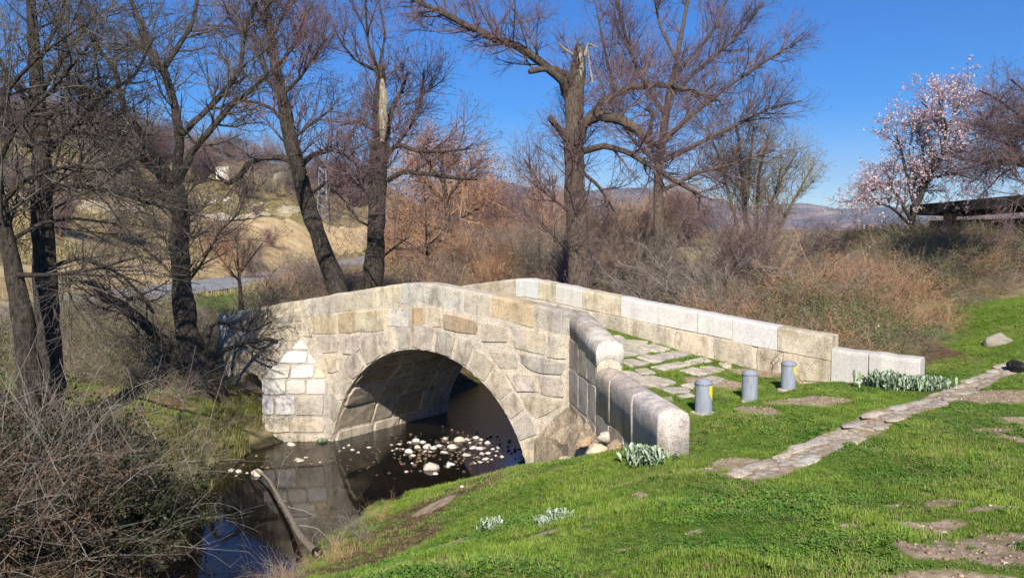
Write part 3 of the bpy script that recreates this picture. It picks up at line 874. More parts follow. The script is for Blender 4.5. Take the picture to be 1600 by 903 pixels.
fo = link("foundation", me, bridge)
fo.location = -WL[bridge]
fo["label"] = "sloping brown weathered foundation rock at the foot of the wing wall"

# paving slabs on the deck
def deck_hit(px, py):
    d = ray(px, py); c0 = np.array([0, 0, CAMZ])
    t = 8.0
    for t in np.linspace(8, 22, 1400):
        q = c0 + d * t
        a, w = aw(q[0], q[1])
        if q[2] < float(deck(a)) + .03: break
    return q
SL = [[(190, 140), (370, 130), (420, 155), (250, 190)], [(270, 200), (420, 165), (620, 185), (580, 215), (370, 235)], [(290, 265), (500, 235), (640, 268), (600, 290), (430, 305)],
      [(560, 225), (690, 200), (830, 245), (760, 268), (640, 262)], [(400, 350), (480, 330), (640, 370), (500, 397)], [(540, 315), (610, 300), (780, 345), (690, 365)],
      [(660, 305), (830, 275), (860, 320), (790, 335)], [(840, 265), (960, 258), (1020, 290), (880, 325)], [(665, 400), (900, 360), (1030, 380), (800, 430)], [(915, 430), (1030, 410), (1210, 450), (1080, 475)],
      [(280, 340), (300, 290), (390, 315)], [(230, 210), (330, 235), (270, 250)], [(520, 430), (620, 415), (690, 455), (590, 460)], [(420, 495), (680, 485), (860, 540), (730, 575), (560, 545)],
      [(360, 440), (460, 440), (570, 470), (510, 490)], [(300, 450), (350, 450), (420, 490), (330, 480)], [(340, 515), (430, 510), (570, 580), (470, 585)], [(740, 585), (960, 590), (1000, 620), (860, 635)],
      [(500, 600), (610, 600), (700, 650), (640, 665)], [(1070, 520), (1200, 485), (1310, 510), (1200, 560)], [(1100, 405), (1180, 400), (1300, 430), (1220, 445)], [(960, 355), (1100, 330), (1200, 350), (1050, 372)],
      [(1250, 370), (1354, 365), (1370, 405), (1290, 400)], [(660, 690), (830, 665), (850, 705), (760, 740), (700, 730)], [(920, 560), (1040, 545), (1040, 600)], [(820, 785), (960, 790), (985, 830), (930, 850)],
      [(160, 105), (230, 110), (250, 125), (180, 130)], [(890, 650), (1000, 635), (1045, 660), (940, 672)]]
deckp = put("deck", *loft([np.array([P(a, .42, deck(a) - .02), P(a, .42, deck(a) + .006), P(a, 3.19, deck(a) + .006), P(a, 3.19, deck(a) - .02)]) for a in np.linspace(A_L, 3.2, 20)]), M_GROUND, bridge, origin=P(0, 1.8, .6))
deckp["label"] = "grassy roadway of the bridge set with worn stone slabs"
for s in SL:
    pts = np.array([deck_hit(900 + x / 5.642, 500 + y / 5.642) for x, y in s])
    pts[:, 2] -= .03
    cm_ = pts.mean(0); pts[:, :2] = cm_[:2] + (pts[:, :2] - cm_[:2]) * 1.15
    c_ = pts.mean(0)
    a_, w_ = aw(c_[0], c_[1])
    nz = np.array([0, 0, 1.0]) + AX * float(deck(a_ - .2) - deck(a_ + .2)) / .4
    nz /= np.linalg.norm(nz)
    V, Fc = prism(pts, nz, .022, .06, .012, .012)
    put("paving_slab", V, Fc, M_STONE, deckp, color=tuple(np.array(pc("grey")) * 1.05))

# ------------------------------------------------------------------ rocks and stones
def rock_mesh(name, mat, seed, sub=2, flat=.6, amp=.25):
    bm = bmesh.new()
    bmesh.ops.create_icosphere(bm, subdivisions=sub, radius=1.0)
    rr = random.Random(seed)
    dirs = [Vector((rr.gauss(0, 1), rr.gauss(0, 1), rr.gauss(0, 1))).normalized() for _ in range(9)]
    offs = [rr.uniform(.55, .95) for _ in range(9)]
    for v in bm.verts:
        for d, of in zip(dirs, offs):
            k = v.co.dot(d)
            if k > of: v.co -= d * (k - of) * .85
        v.co += v.co.normalized() * (vnoise(v.co.x * 2 + seed, v.co.y * 2 + v.co.z * 2) * amp)
        v.co.z *= flat
    for f in bm.faces: f.smooth = True
    me = bpy.data.meshes.new(name); bm.to_mesh(me); bm.free(); me.materials.append(mat)
    return me
RIV = [rock_mesh("river_stone", M_RIVER, 20 + i, 2, .55 + .1 * (i % 3)) for i in range(6)]
BLD = [rock_mesh("boulder", M_STONE, 40 + i, 3, .7, .35) for i in range(4)]

def rock(me, name, x, y, z, sx, sy, sz, label, cat, group, color):
    o = link(name, me, None, (x, y, z), color)
    o.rotation_euler = (random.uniform(-.15, .15), random.uniform(-.15, .15), random.uniform(0, 6.28))
    o.scale = (sx, sy, sz)
    return props(o, label, cat, group)

bars = [(605, 700, 0.6), (640, 690, 1)]
RS = [(625, 692, 6), (641, 690, 7), (650, 687, 9), (660, 689, 9), (652, 697, 8), (668, 697, 9), (676, 698, 10), (686, 695, 8), (640, 704, 9), (694, 705, 7), (707, 697, 10), (718, 687, 11), (730, 685, 8), (744, 682, 9),
      (753, 685, 6), (738, 698, 9), (750, 699, 9), (762, 690, 8), (729, 709, 11), (753, 707, 6), (763, 706, 6), (759, 715, 8), (770, 700, 5), (779, 698, 6), (776, 703, 4), (750, 720, 5), (775, 710, 4), (745, 712, 4), (645, 710, 6),
      (644, 722, 3), (665, 724, 4), (705, 723, 9), (696, 684, 6), (629, 700, 5), (613, 702, 3), (635, 735, 4), (664, 703, 5), (672, 704, 5), (735, 690, 4), (700, 690, 3), (680, 738, 6), (700, 727, 5), (577, 697, 6), (551, 701, 5), (537, 698, 3),
      (455, 693, 10), (478, 713, 4), (500, 720, 3), (467, 717, 11), (361, 733, 7), (373, 735, 7), (386, 737, 4), (545, 694, 4), (560, 705, 3), (590, 700, 3), (612, 693, 4), (620, 699, 3), (742, 722, 3), (768, 716, 3), (784, 712, 4)]
for i, (x, y, r) in enumerate(RS):
    q_ = on_z(x, y, WATER + .02)
    s = r * q_[1] / F * .95
    side = x < 480
    lab = "pale stone lying in the stream near the cutwater and left bank" if side else ("large " if r >= 9 else "middle-sized " if r >= 6 else "small ") + "pale rounded stone below the arch, " + ("in the scattered left part" if x < 620 else "at the left of the gravel bar" if x < 680 else "in the middle of the gravel bar" if x < 735 else "at the right of the gravel bar")
    rock(RIV[i % 6], "river_stone", q_[0], q_[1], WATER - .18 * s, s, s * random.uniform(.7, 1.1), s * random.uniform(.8, 1.2), lab, "stone", "stones in the stream by the cutwater" if side else "stones on the gravel bar under the arch",
         pc(random.choice(["white", "pale", "pale", "cream"])))
for x, y, r, lab, col in [(675, 728, 16, "largest grey-brown stone in the stream below the arch", "tan"), (402, 737, 14, "flat tan stone in the water where the fallen branch rests", "cream"), (816, 715, 11, "pale stone at the water's edge by the right pier of the arch", "pale"),
                     (600, 797, 10, "grey stone at the lawn bank beside the dark pool", "grey")]:
    q_ = on_z(x, y, WATER + .05)
    s = r * q_[1] / F
    rock(RIV[1], "river_stone", q_[0], q_[1], WATER + .02, s, s * .7, s * .9, lab, "stone", None, pc(col))
# boulders piled at the foot of the wing wall
for x, y, Y, r, lab, col in [(932, 706, 10.75, 27, "largest rounded brown boulder at the foot of the wing wall", "tan"), (893, 724, 11.45, 21, "pinkish boulder lowest at the foot of the wing wall", "cream"), (965, 700, 10.1, 22, "brown boulder under the rounded wing wall blocks", "brown"),
                      (948, 682, 10.65, 15, "grey-brown boulder wedged highest against the wing wall", "grey"), (866, 735, 12.35, 16, "pale boulder beside the abutment corner", "tan"), (915, 690, 11.35, 16, "small brown boulder above the others by the wing wall", "brown"), (985, 718, 9.6, 16, "tan boulder half sunk in grass by the pale-leaved plant", "tan"),
                      (945, 728, 10.3, 18, "flat tan boulder in front of the largest one by the wing wall", "tan")]:
    q_ = G(x, y, Y); s = r * Y / F
    rock(BLD[int(x) % 4], "boulder", q_[0], q_[1], q_[2], s * 1.15, s * .8, s * .8, lab, "boulder", "boulders at the foot of the wing wall", pc(col))
q_ = ground_hit(1562, 536); s = 26 * q_[1] / F
_bm = rock_mesh("boulder", M_STONE, 77, 3, .75, .5); _bm.polygons.foreach_set("use_smooth", [False] * len(_bm.polygons))
rock(_bm, "boulder", q_[0], q_[1], q_[2] + .0, s, s * .75, s * .85, "grey boulder in the grass on the right below the brambles", "boulder", None, (.30, .27, .225))
q_ = ground_hit(1594, 578)
rock(BLD[1], "boulder", q_[0], q_[1], q_[2] + .05, .2, .15, .16, "black rounded object at the far right end of the stone channel", "boulder", None, (.01, .01, .012))  # unidentified black object, drawn with a boulder mesh
for x, y, r, lab in [(222, 568, 14, "pale rock leaning by the leaning alder's roots"), (240, 575, 9, "small pale rock right of the other by the roots"), (190, 556, 11, "grey rock half hidden by twigs left of the alder's roots")]:
    q_ = ground_hit(x, y + 4); s = r * q_[1] / F
    rock(BLD[3], "boulder", q_[0], q_[1], q_[2] + .05, s, s * .8, s, lab, "boulder", None, pc("pale"))
for x, y, r in [(735, 748, 5), (725, 756, 4), (748, 741, 4), (722, 762, 4), (1070, 652, 3), (1167, 668, 3)]:
    q_ = ground_hit(x, y); s = r * q_[1] / F
    rock(RIV[3], "pebble", q_[0], q_[1], q_[2] + .02, s, s, s, "small pale stone lying in the grass" , "stone", "small stones lying in the grass", pc("white"))

# ------------------------------------------------------------------ drainage channel
q0, q1 = ground_hit(1150, 750), ground_hit(1592, 566)
ch = thing("drainage_channel", (q0[0], q0[1], q0[2]), "long cobbled stone channel running diagonally across the lawn", "channel")
cd = (q1 - q0); cl = np.hypot(cd[0], cd[1]); cd = np.array([cd[0], cd[1], 0]) / cl; cn = np.array([-cd[1], cd[0], 0])
def chp(s, r):
    p_ = np.array([q0[0], q0[1], 0]) + cd * s + cn * r
    return p_
KB = [rock_mesh("kerb_stone", M_STONE, 60 + i, 3, .8, .3) for i in range(5)]
for side in (-1, 1):
    s = 0.0
    while s < cl:
        L_ = random.uniform(.28, .62)
        if random.random() < (.97 if side > 0 else .8):
            p_ = chp(s + L_ / 2, side * (.15 + random.uniform(-.02, .03)))
            z = float(height(p_[0], p_[1], True)[0])
            kc = random.choice(["cream", "pale", "cream"]) if s < 1.8 else random.choice(["grey", "tan", "pale", "grey", "cream"])
            o = link("kerb_stone", KB[random.randrange(5)], ch, (p_[0], p_[1], z - .010), tuple(.9 * np.array(pc(kc))))
            o.rotation_euler = (random.uniform(-.05, .05), random.uniform(-.05, .05), math.atan2(cd[1], cd[0]) + random.uniform(-.07, .07))
            o.scale = (L_ * .60, random.uniform(.10, .15), random.uniform(.035, .05))
        s += L_
s = .1
while s < cl:
    for r_ in (-.05, .05):
        p_ = chp(s + random.uniform(-.04, .04), r_ + random.uniform(-.02, .02))
        z = float(height(p_[0], p_[1], True)[0])
        o = link("cobble", RIV[random.randrange(6)], ch, (p_[0], p_[1], z - .008), tuple(.75 * np.array(pc(random.choice(["tan", "dark", "grey", "brown"])))))
        o.rotation_euler = (0, 0, random.uniform(0, 6.28)); k = random.uniform(.05, .075)
        o.scale = (k * 1.3, k * .9, .028)
    s += random.uniform(.12, .17)

# ------------------------------------------------------------------ bollards
def lathe(prof, n=24):
    rings = [np.array([(r * math.cos(2 * math.pi * i / n), r * math.sin(2 * math.pi * i / n), z) for i in range(n)]) for r, z in prof]
    return loft(rings)
BH = .45
BL = [(1099, 650, True, "grey bollard with a yellow paint patch nearest the rounded wall end"), (1171, 629, False, "plain grey bollard in the middle, without yellow paint"), (1231.5, 611, True, "grey chipped bollard with a yellow stripe standing near the far parapet")]
for bx, by, yel, lab in BL:
    q_ = ground_hit(bx, by - 2); q_[2] = float(height(q_[0], q_[1], True)[0]) - .01
    Hb = BH
    t = thing("bollard", q_, lab, "bollard", "bollards closing the bridge to cars")
    V, Fc = lathe([(.118, -.05), (.116, 0.02), (.113, Hb - .06), (.112, Hb - .045), (.119, Hb - .04), (.119, Hb - .012), (.112, Hb - .004)])
    put("post", V + q_, Fc, M_BOLLARD, t, smooth=True, origin=q_)
    V, Fc = lathe([(.114, Hb - .006), (.085, Hb + .016), (.045, Hb + .032), (.01, Hb + .038)])
    put("cap", V + q_, Fc, M_BOLLARD, t, smooth=True, origin=q_)
    V, Fc = lathe([(.17, -.06), (.165, .022), (.135, .034)], 16)
    put("base", V + q_ + rng.normal(0, .004, V.shape), Fc, M_MORTAR, t, origin=q_)
    if yel:
        V, Fc = [], []
        n = 8
        for i in range(n + 1):
            an = math.radians(-62 + 50 * i / n)
            lo_ = .21 + .15 * (1 - i / n) * random.uniform(.7, 1) * (1 if i < 5 else .2) if False else (.20 if i > 4 else .30 - .02 * i + random.uniform(-.01, .01))
            for z in (lo_, Hb - .05):
                V.append(q_ + np.array([.1165 * math.cos(an), .1165 * math.sin(an), z]))
                V.append(q_ + np.array([.112 * math.cos(an), .112 * math.sin(an), z]))
        for i in range(n):
            b_ = i * 4
            Fc += [(b_, b_ + 4, b_ + 6, b_ + 2), (b_ + 1, b_ + 3, b_ + 7, b_ + 5), (b_, b_ + 1, b_ + 5, b_ + 4), (b_ + 2, b_ + 6, b_ + 7, b_ + 3)]
        po = put("paint_patch", V, Fc, M_YELLOW, t, smooth=False, origin=q_)

# ------------------------------------------------------------------ tubes, twigs
def resample(P_, R_, n):
    P_ = np.asarray(P_, float); R_ = np.asarray(R_, float)
    d = np.r_[0, np.cumsum(np.linalg.norm(np.diff(P_, axis=0), axis=1))]
    t = np.linspace(0, d[-1], n)
    return np.stack([np.interp(t, d, P_[:, k]) for k in range(3)], -1), np.interp(t, d, R_)

def tubes(Pp, Rr, S):
    """Pp (M,N,3), Rr (M,N) -> verts, quads"""
    Mn, Nn, _ = Pp.shape
    T = np.gradient(Pp, axis=1); T /= np.maximum(np.linalg.norm(T, axis=2, keepdims=True), 1e-9)
    mean = T.mean(1)
    ref = np.where(np.abs(mean[:, 2:3]) > .7, np.array([[1.0, .1, 0]]), np.array([[0, .1, 1.0]]))
    n1 = np.cross(T, ref[:, None, :]); n1 /= np.maximum(np.linalg.norm(n1, axis=2, keepdims=True), 1e-9)
    n2 = np.cross(T, n1)
    an = np.arange(S) * 2 * np.pi / S
    V = Pp[:, :, None, :] + Rr[:, :, None, None] * (np.cos(an)[None, None, :, None] * n1[:, :, None, :] + np.sin(an)[None, None, :, None] * n2[:, :, None, :])
    V = V.reshape(-1, 3)
    base = (np.arange(Mn) * Nn * S)[:, None, None] + (np.arange(Nn - 1) * S)[None, :, None]
    i = np.arange(S)[None, None, :]; j = (np.arange(S) + 1) % S; j = j[None, None, :]
    Q = np.stack([base + i, base + j, base + S + j, base + S + i], -1).reshape(-1, 4)
    return V, Q

def tube_mesh(name, batches, mat, leaves=None, leaf_mat=None):
    Vs, Qs, off = [], [], 0
    for Pp, Rr, S in batches:
        V, Q = tubes(Pp, Rr, S)
        Vs.append(V); Qs.append(Q + off); off += len(V)
    nt_ = sum(len(q_) for q_ in Qs)
    mi = np.zeros(nt_, int)
    mats = [mat]
    if leaves is not None and len(leaves[0]):
        Vs.append(leaves[0]); Qs.append(leaves[1] + off); mi = np.r_[mi, np.ones(len(leaves[1]), int)]
        mats.append(leaf_mat)
    return mesh_np(name, np.vstack(Vs), quads=np.vstack(Qs), mats=mats, midx=mi)

def grow(Pp, Rr, K, length, ang, npts, up, wob, tmin=.25, rfac=.55, rmin=.003, lr=None, tmax=1.0):
    """K children on the parent polylines"""
    Mn, Nn, _ = Pp.shape
    Lp = np.linalg.norm(np.diff(Pp, axis=1), axis=2).sum(1)
    pr_ = Lp / Lp.sum()
    m = (lr or rng).choice(Mn, K, p=pr_)
    t = tmin + (tmax - tmin) * rng.random(K)
    f = t * (Nn - 1); i = np.minimum(f.astype(int), Nn - 2); fr = f - i
    A = Pp[m, i]; B = Pp[m, i + 1]
    S0 = A + (B - A) * fr[:, None]
    T = B - A; T /= np.maximum(np.linalg.norm(T, axis=1, keepdims=True), 1e-9)
    rad = (Rr[m, i] + (Rr[m, i + 1] - Rr[m, i]) * fr)
    rv = rng.normal(0, 1, (K, 3)); rv -= (rv * T).sum(1, keepdims=True) * T; rv /= np.linalg.norm(rv, axis=1, keepdims=True)
    a_ = np.radians(ang * rng.uniform(.6, 1.3, K))[:, None]
    D = T * np.cos(a_) + rv * np.sin(a_)
    L_ = length * rng.uniform(.45, 1.25, K) * (1.15 - .55 * t)
    step = L_ / (npts - 1)
    out = np.empty((K, npts, 3)); out[:, 0] = S0
    for k in range(1, npts):
        D = D + rng.normal(0, wob, (K, 3)) + np.array([0, 0, up])
        D /= np.linalg.norm(D, axis=1, keepdims=True)
        out[:, k] = out[:, k - 1] + D * step[:, None]
    r0 = np.maximum(rad * rfac, rmin)
    rr = r0[:, None] * np.linspace(1, .35, npts)[None]
    return out, np.maximum(rr, rmin * .7)

def leaf_quads(pts, size, droop=0.0):
    n = len(pts)
    if n == 0: return np.zeros((0, 3)), np.zeros((0, 4), int)
    a_ = rng.normal(0, 1, (n, 3)); a_ /= np.linalg.norm(a_, axis=1, keepdims=True)
    b_ = rng.normal(0, 1, (n, 3)); b_ -= (a_ * b_).sum(1, keepdims=True) * a_; b_ /= np.linalg.norm(b_, axis=1, keepdims=True)
    s = (size * rng.uniform(.6, 1.3, n))[:, None]
    V = np.stack([pts, pts + a_ * s * .5 + b_ * s * .32, pts + a_ * s, pts + a_ * s * .5 - b_ * s * .32], 1).reshape(-1, 3)
    return V, np.arange(n * 4).reshape(n, 4)

def px_path(lst, Y, dY=0.0):
    n = len(lst); P_, R_ = [], []
    for k, (x, y, w) in enumerate(lst):
        Yk = Y + dY * k / max(n - 1, 1)
        P_.append(G(x, y, Yk)); R_.append(w * .5 * Yk / F)
    return P_, R_

def tree(name, label, cat, Y, trunk, limbs, mats, twigs, buds=None, group=None, lean=0, flare=True, twig_mat=None, up=.05, tl=1.0, dead=None, ground=True):
    """trunk/limbs: pixel tracings with widths, set at their distance; twigs: (n1, n2, n3)"""
    tp, tr = px_path(trunk, Y)
    base = np.array(tp[0])
    if ground:
        gz = float(height(base[0], base[1])[0]) - .15
        if tp[0][2] > gz + .1:
            tp.insert(0, np.array([base[0], base[1], gz])); tr.insert(0, tr[0] * 1.25)
    root = thing(name, (tp[0][0], tp[0][1], tp[0][2]), label, cat, group)
    def bark(P_, R_, nm, mat, S=10, rough=.12):
        P2, R2 = resample(P_, R_, max(8, int(3 * len(P_))))
        R2 = R2 * (1 + rng.normal(0, rough * .4, len(R2)))
        P2 = P2 + rng.normal(0, .012, P2.shape) * np.minimum(R2[:, None] * 5, 1)
        V, Q = tubes(P2[None], R2[None], S)
        V = V + rng.normal(0, 1, V.shape) * np.repeat(R2 * rough * .25, S)[:, None]
        nq = len(Q)
        capv = np.vstack([P2[-1] + (P2[-1] - P2[-2]) * .12])
        tr_ = np.array([(len(V) - S + i, len(V) - S + (i + 1) % S, len(V)) for i in range(S)])
        me = mesh_np(nm, np.vstack([V, capv]) - tp[0], quads=Q, tris=tr_, mats=[mat])
        return link(nm, me, root, tp[0]), P2, R2
    _, P2, R2 = bark(tp, tr, "trunk", mats[0], 12)
    lim = [resample(P2[len(P2) // 3:], R2[len(R2) // 3:], 8)]
    wts = []
    for l in limbs:
        dY = 0.0
        if isinstance(l, dict): off_ = l.get("off", 0); dY = l.get("dY", 0); mat = l.get("mat", mats[0]); tw = l.get("tw", True); l = l["p"]
        else: off_ = 0; dY = random.uniform(-1.2, 1.2); mat = mats[0]; tw = True
        lp, lr_ = px_path(l, Y + off_, dY)
        _, p2, r2 = bark(lp, lr_, "limb", mat, 7, .1)
        if tw: lim.append(resample(p2, r2, 8))
    LP = np.stack([l[0] for l in lim]); LR = np.stack([l[1] for l in lim])
    n1, n2, n3 = twigs
    LR_ = np.minimum(LR, .05)
    b1 = grow(LP, LR_, n1, 1.7 * tl, 48, 6, up, .14, .2, .5, .008)
    b2 = grow(*b1, n2, .95 * tl, 45, 4, up * .8, .18, .1, .6, .0048)
    b3 = grow(*b2, n3, .48 * tl, 45, 3, up * .5, .2, .05, .7, .0031)
    batches = [(b1[0], b1[1], 4), (b2[0], b2[1], 3), (b3[0], b3[1], 3)]
    lv = None; lm = None
    if buds:
        k = buds[0]
        src = b3[0][rng.integers(0, len(b3[0]), k)]
        f = rng.random((k, 1))
        pts = src[:, 1] * (1 - f) + src[:, 2] * f
        lv = leaf_quads(pts, buds[1]); lm = buds[2]
    me = tube_mesh("crown", batches, twig_mat or M_TWIG_P, lv, lm)
    co = link("crown", me, root, tp[0]); me.transform(Matrix.Translation(Vector(-tp[0])))
    return root

BB = (M_BARK,)
# --- big alders on the left bank
tree("alder_tree", "forked dark alder at the left end of the bridge with spreading roots", "tree", 17.0,
     [(322, 622, 60), (306, 575, 46), (290, 510, 36), (283, 440, 30), (280, 380, 30), (283, 330, 28), (274, 290, 25)],
     [[(275, 288, 17), (281, 220, 14), (272, 160, 13), (256, 108, 13), (240, 95, 12), (232, 75, 10), (222, 40, 8), (200, -10, 6)],
      [(258, 104, 10), (280, 70, 8), (300, 40, 7), (310, -10, 5)],
      [(282, 212, 11), (310, 185, 9), (345, 150, 9), (375, 112, 8), (383, 50, 7), (405, -10, 5)],
      [(278, 285, 14), (300, 238, 11), (330, 202, 10), (365, 160, 9), (390, 145, 7), (420, 112, 5)],
      [(272, 285, 15), (228, 222, 11), (195, 172, 10), (180, 110, 8), (150, 70, 6), (120, 30, 5)],
      [(268, 292, 13), (215, 240, 11), (170, 190, 9), (120, 130, 8), (75, 95, 6)],
      [(300, 590, 24), (262, 540, 19), (225, 505, 17), (180, 470, 15), (140, 440, 12)],
      {"p": [(318, 580, 12), (335, 560, 8), (350, 547, 7), (382, 535, 7), (420, 529, 6), (445, 539, 4), (475, 530, 3), (492, 512, 2)], "dY": .6},
      {"p": [(322, 540, 10), (330, 510, 6), (345, 502, 5), (372, 515, 4), (398, 516, 3), (430, 500, 2)], "dY": .5},
      {"p": [(285, 450, 7), (310, 420, 4), (345, 360, 4), (372, 335, 3), (385, 300, 3)], "dY": 1},
      {"p": [(340, 618, 20), (362, 632, 12), (380, 642, 7)], "dY": -.3, "tw": False}, {"p": [(300, 610, 18), (275, 622, 12), (255, 630, 6)], "dY": -.6, "tw": False},
      {"p": [(190, 480, 8), (205, 465, 7), (228, 470, 6), (240, 490, 5)], "dY": -.5}],
     BB, (150, 950, 4200), (4200, .038, M_BUD), up=.06, tl=.85, twig_mat=M_TWIG_D)
tree("alder_tree", "thick dark alder trunk second from the left edge, wrapped in twigs", "tree", 13.0,
     [(78, 600, 40), (73, 480, 36), (68, 400, 34), (65, 330, 31), (65, 250, 27), (60, 180, 25), (55, 100, 20), (50, 30, 15), (48, -40, 10)],
     [[(64, 250, 12), (110, 200, 8), (160, 150, 7), (210, 120, 5), (240, 60, 4)], [(64, 300, 10), (120, 290, 8), (180, 300, 6), (240, 320, 5), (300, 330, 3)], [(60, 180, 10), (20, 130, 8), (-20, 60, 6)],
      [(60, 150, 9), (100, 90, 7), (150, 20, 5)], [(68, 350, 8), (20, 300, 6), (-20, 280, 5)], [(58, 100, 8), (90, 40, 5), (110, -20, 4)], [(70, 420, 8), (130, 400, 6), (190, 430, 5), (230, 470, 4)]],
     BB, (120, 700, 2800), (2500, .03, M_BUD), twig_mat=M_TWIG_D, up=.03)
tree("alder_tree", "leaning dark alder trunk at the left edge of the photo", "tree", 12.0,
     [(46, 600, 36), (38, 500, 30), (22, 430, 28), (12, 380, 25), (-5, 300, 22), (-25, 200, 19), (-40, 80, 12)],
     [[(0, 320, 10), (40, 280, 7), (100, 260, 6), (170, 265, 4), (230, 240, 3)], [(-10, 270, 9), (30, 190, 7), (90, 130, 5), (150, 60, 4)], [(20, 430, 9), (80, 430, 6), (150, 420, 5), (220, 400, 3)],
      [(-20, 220, 9), (20, 130, 6), (70, 80, 5), (130, 40, 3)], [(10, 380, 8), (60, 350, 6), (110, 340, 5), (180, 350, 3)]],
     BB, (90, 520, 2100), (1500, .028, M_BUD), twig_mat=M_TWIG_D, up=.02)
# --- behind the bridge, left
tree("alder_tree", "tall leaning alder behind the left half of the bridge with purple twigs", "tree", 22.0,
     [(530, 460, 32), (509, 400, 27), (490, 350, 26), (475, 300, 25), (462, 250, 24), (450, 200, 22), (440, 150, 19), (431, 110, 16), (424, 60, 12), (415, 0, 8), (412, -40, 5)],
     [[(460, 252, 11), (435, 246, 10), (408, 247, 9), (388, 257, 10), (375, 275, 9), (357, 288, 7), (340, 275, 4)], [(468, 262, 10), (487, 243, 9), (505, 237, 8), (522, 234, 6), (545, 246, 4)],
      [(448, 195, 8), (425, 170, 5), (400, 160, 5), (372, 158, 4)], [(440, 150, 7), (470, 120, 5), (490, 90, 4), (510, 60, 3)], [(430, 110, 7), (460, 70, 5), (480, 20, 4)], [(428, 90, 6), (395, 60, 5), (360, 42, 4), (320, 40, 3)],
      [(424, 60, 6), (445, 20, 4), (455, -20, 3)], [(490, 300, 6), (510, 285, 4), (535, 310, 3), (560, 340, 2)], [(440, 160, 6), (415, 120, 4), (400, 70, 3), (395, 20, 2)], [(455, 220, 6), (490, 190, 4), (520, 170, 3)],
      [(424, 60, 5), (400, 10, 4), (385, -30, 3)]],
     BB, (190, 1450, 6000), (7000, .042, M_BUD), up=.12)
t4 = tree("broken_alder", "slim broken-topped alder snag behind the bridge with pale dead wood", "tree", 24.0,
     [(582, 462, 31), (587, 380, 28), (590, 300, 26), (592, 230, 25), (594, 170, 22), (595, 128, 18), (592, 103, 13)],
     [[(600, 255, 15), (606, 195, 10), (615, 165, 8), (628, 142, 6), (637, 114, 4)], [(590, 108, 6), (575, 70, 4), (572, 20, 3), (570, -20, 2)], [(593, 104, 5), (602, 55, 3), (592, 0, 2)], [(587, 110, 6), (557, 96, 4), (535, 70, 3), (520, 40, 2)],
      [(605, 282, 9), (630, 268, 8), (670, 272, 7), (710, 278, 6), (745, 280, 4)], [(602, 238, 8), (625, 226, 7), (650, 236, 6), (690, 238, 5), (735, 232, 3)], [(605, 245, 7), (640, 200, 5), (660, 150, 4), (662, 110, 2)],
      [(586, 205, 5), (560, 190, 4), (532, 196, 3)], [(588, 312, 6), (560, 290, 4), (538, 268, 3)], [(590, 360, 5), (560, 345, 3), (540, 320, 2)], [(600, 400, 4), (625, 380, 3), (640, 370, 2)],
      {"p": [(597, 222, 8), (599, 190, 15), (599, 160, 15), (598, 138, 10), (597, 124, 4)], "off": -.17, "dY": 0, "mat": M_DEAD, "tw": False}],
     BB, (160, 1150, 4400), (5500, .042, M_BUD), up=.08)
# --- the big snag behind the hump
tree("broken_alder", "big broken-topped tree behind the hump with a long limb to the upper left", "tree", 24.5,
     [(908, 455, 42), (905, 380, 34), (898, 300, 32), (896, 220, 31), (899, 150, 30), (904, 112, 25), (906, 85, 18), (903, 70, 9)],
     [{"p": [(885, 148, 16), (880, 128, 14), (850, 101, 13), (812, 74, 13), (770, 60, 12), (735, 43, 10), (690, 20, 9), (640, -3, 6), (600, -22, 5)], "dY": -2.5},
      {"p": [(890, 128, 12), (872, 109, 10), (846, 108, 10), (828, 112, 9)], "dY": -1, "tw": False}, {"p": [(905, 218, 20), (912, 192, 18), (935, 180, 18), (970, 187, 16), (1000, 205, 14), (1022, 229, 11)], "dY": -1},
      {"p": [(922, 183, 13), (945, 156, 11), (985, 136, 11), (1030, 132, 9), (1080, 142, 7), (1125, 158, 4)], "dY": 1}, {"p": [(908, 238, 11), (940, 228, 10), (975, 235, 9), (1010, 255, 8), (1050, 280, 7), (1098, 307, 5)], "dY": -1.5},
      {"p": [(884, 218, 10), (870, 198, 9), (858, 184, 8)], "dY": -.5, "tw": False}, {"p": [(914, 88, 6), (919, 68, 4), (934, 75, 2)], "mat": M_DEAD, "tw": False}, {"p": [(926, 130, 4), (921, 100, 3), (918, 76, 2)], "mat": M_DEAD, "tw": False},
      {"p": [(896, 86, 4), (882, 77, 3), (873, 68, 2)], "mat": M_DEAD, "tw": False}, {"p": [(832, 106, 4), (824, 98, 4), (819, 88, 2)], "mat": M_DEAD, "tw": False}, {"p": [(905, 128, 7), (907, 108, 12), (907, 86, 8), (906, 74, 3)], "off": -.17, "dY": 0, "mat": M_DEAD, "tw": False},
      [(780, 58, 5), (776, 42, 4), (795, 20, 3), (808, -8, 2)], [(712, 32, 4), (712, 12, 3), (700, -10, 2)], [(905, 265, 6), (935, 290, 5), (960, 330, 3)], [(1015, 210, 7), (1020, 180, 6), (1010, 165, 4)], [(888, 330, 5), (850, 300, 4), (820, 250, 3)],
      [(893, 400, 4), (850, 350, 3), (800, 320, 2)]],
     (M_BARK2,), (210, 1700, 7500), (3500, .04, M_BUD), up=.1)
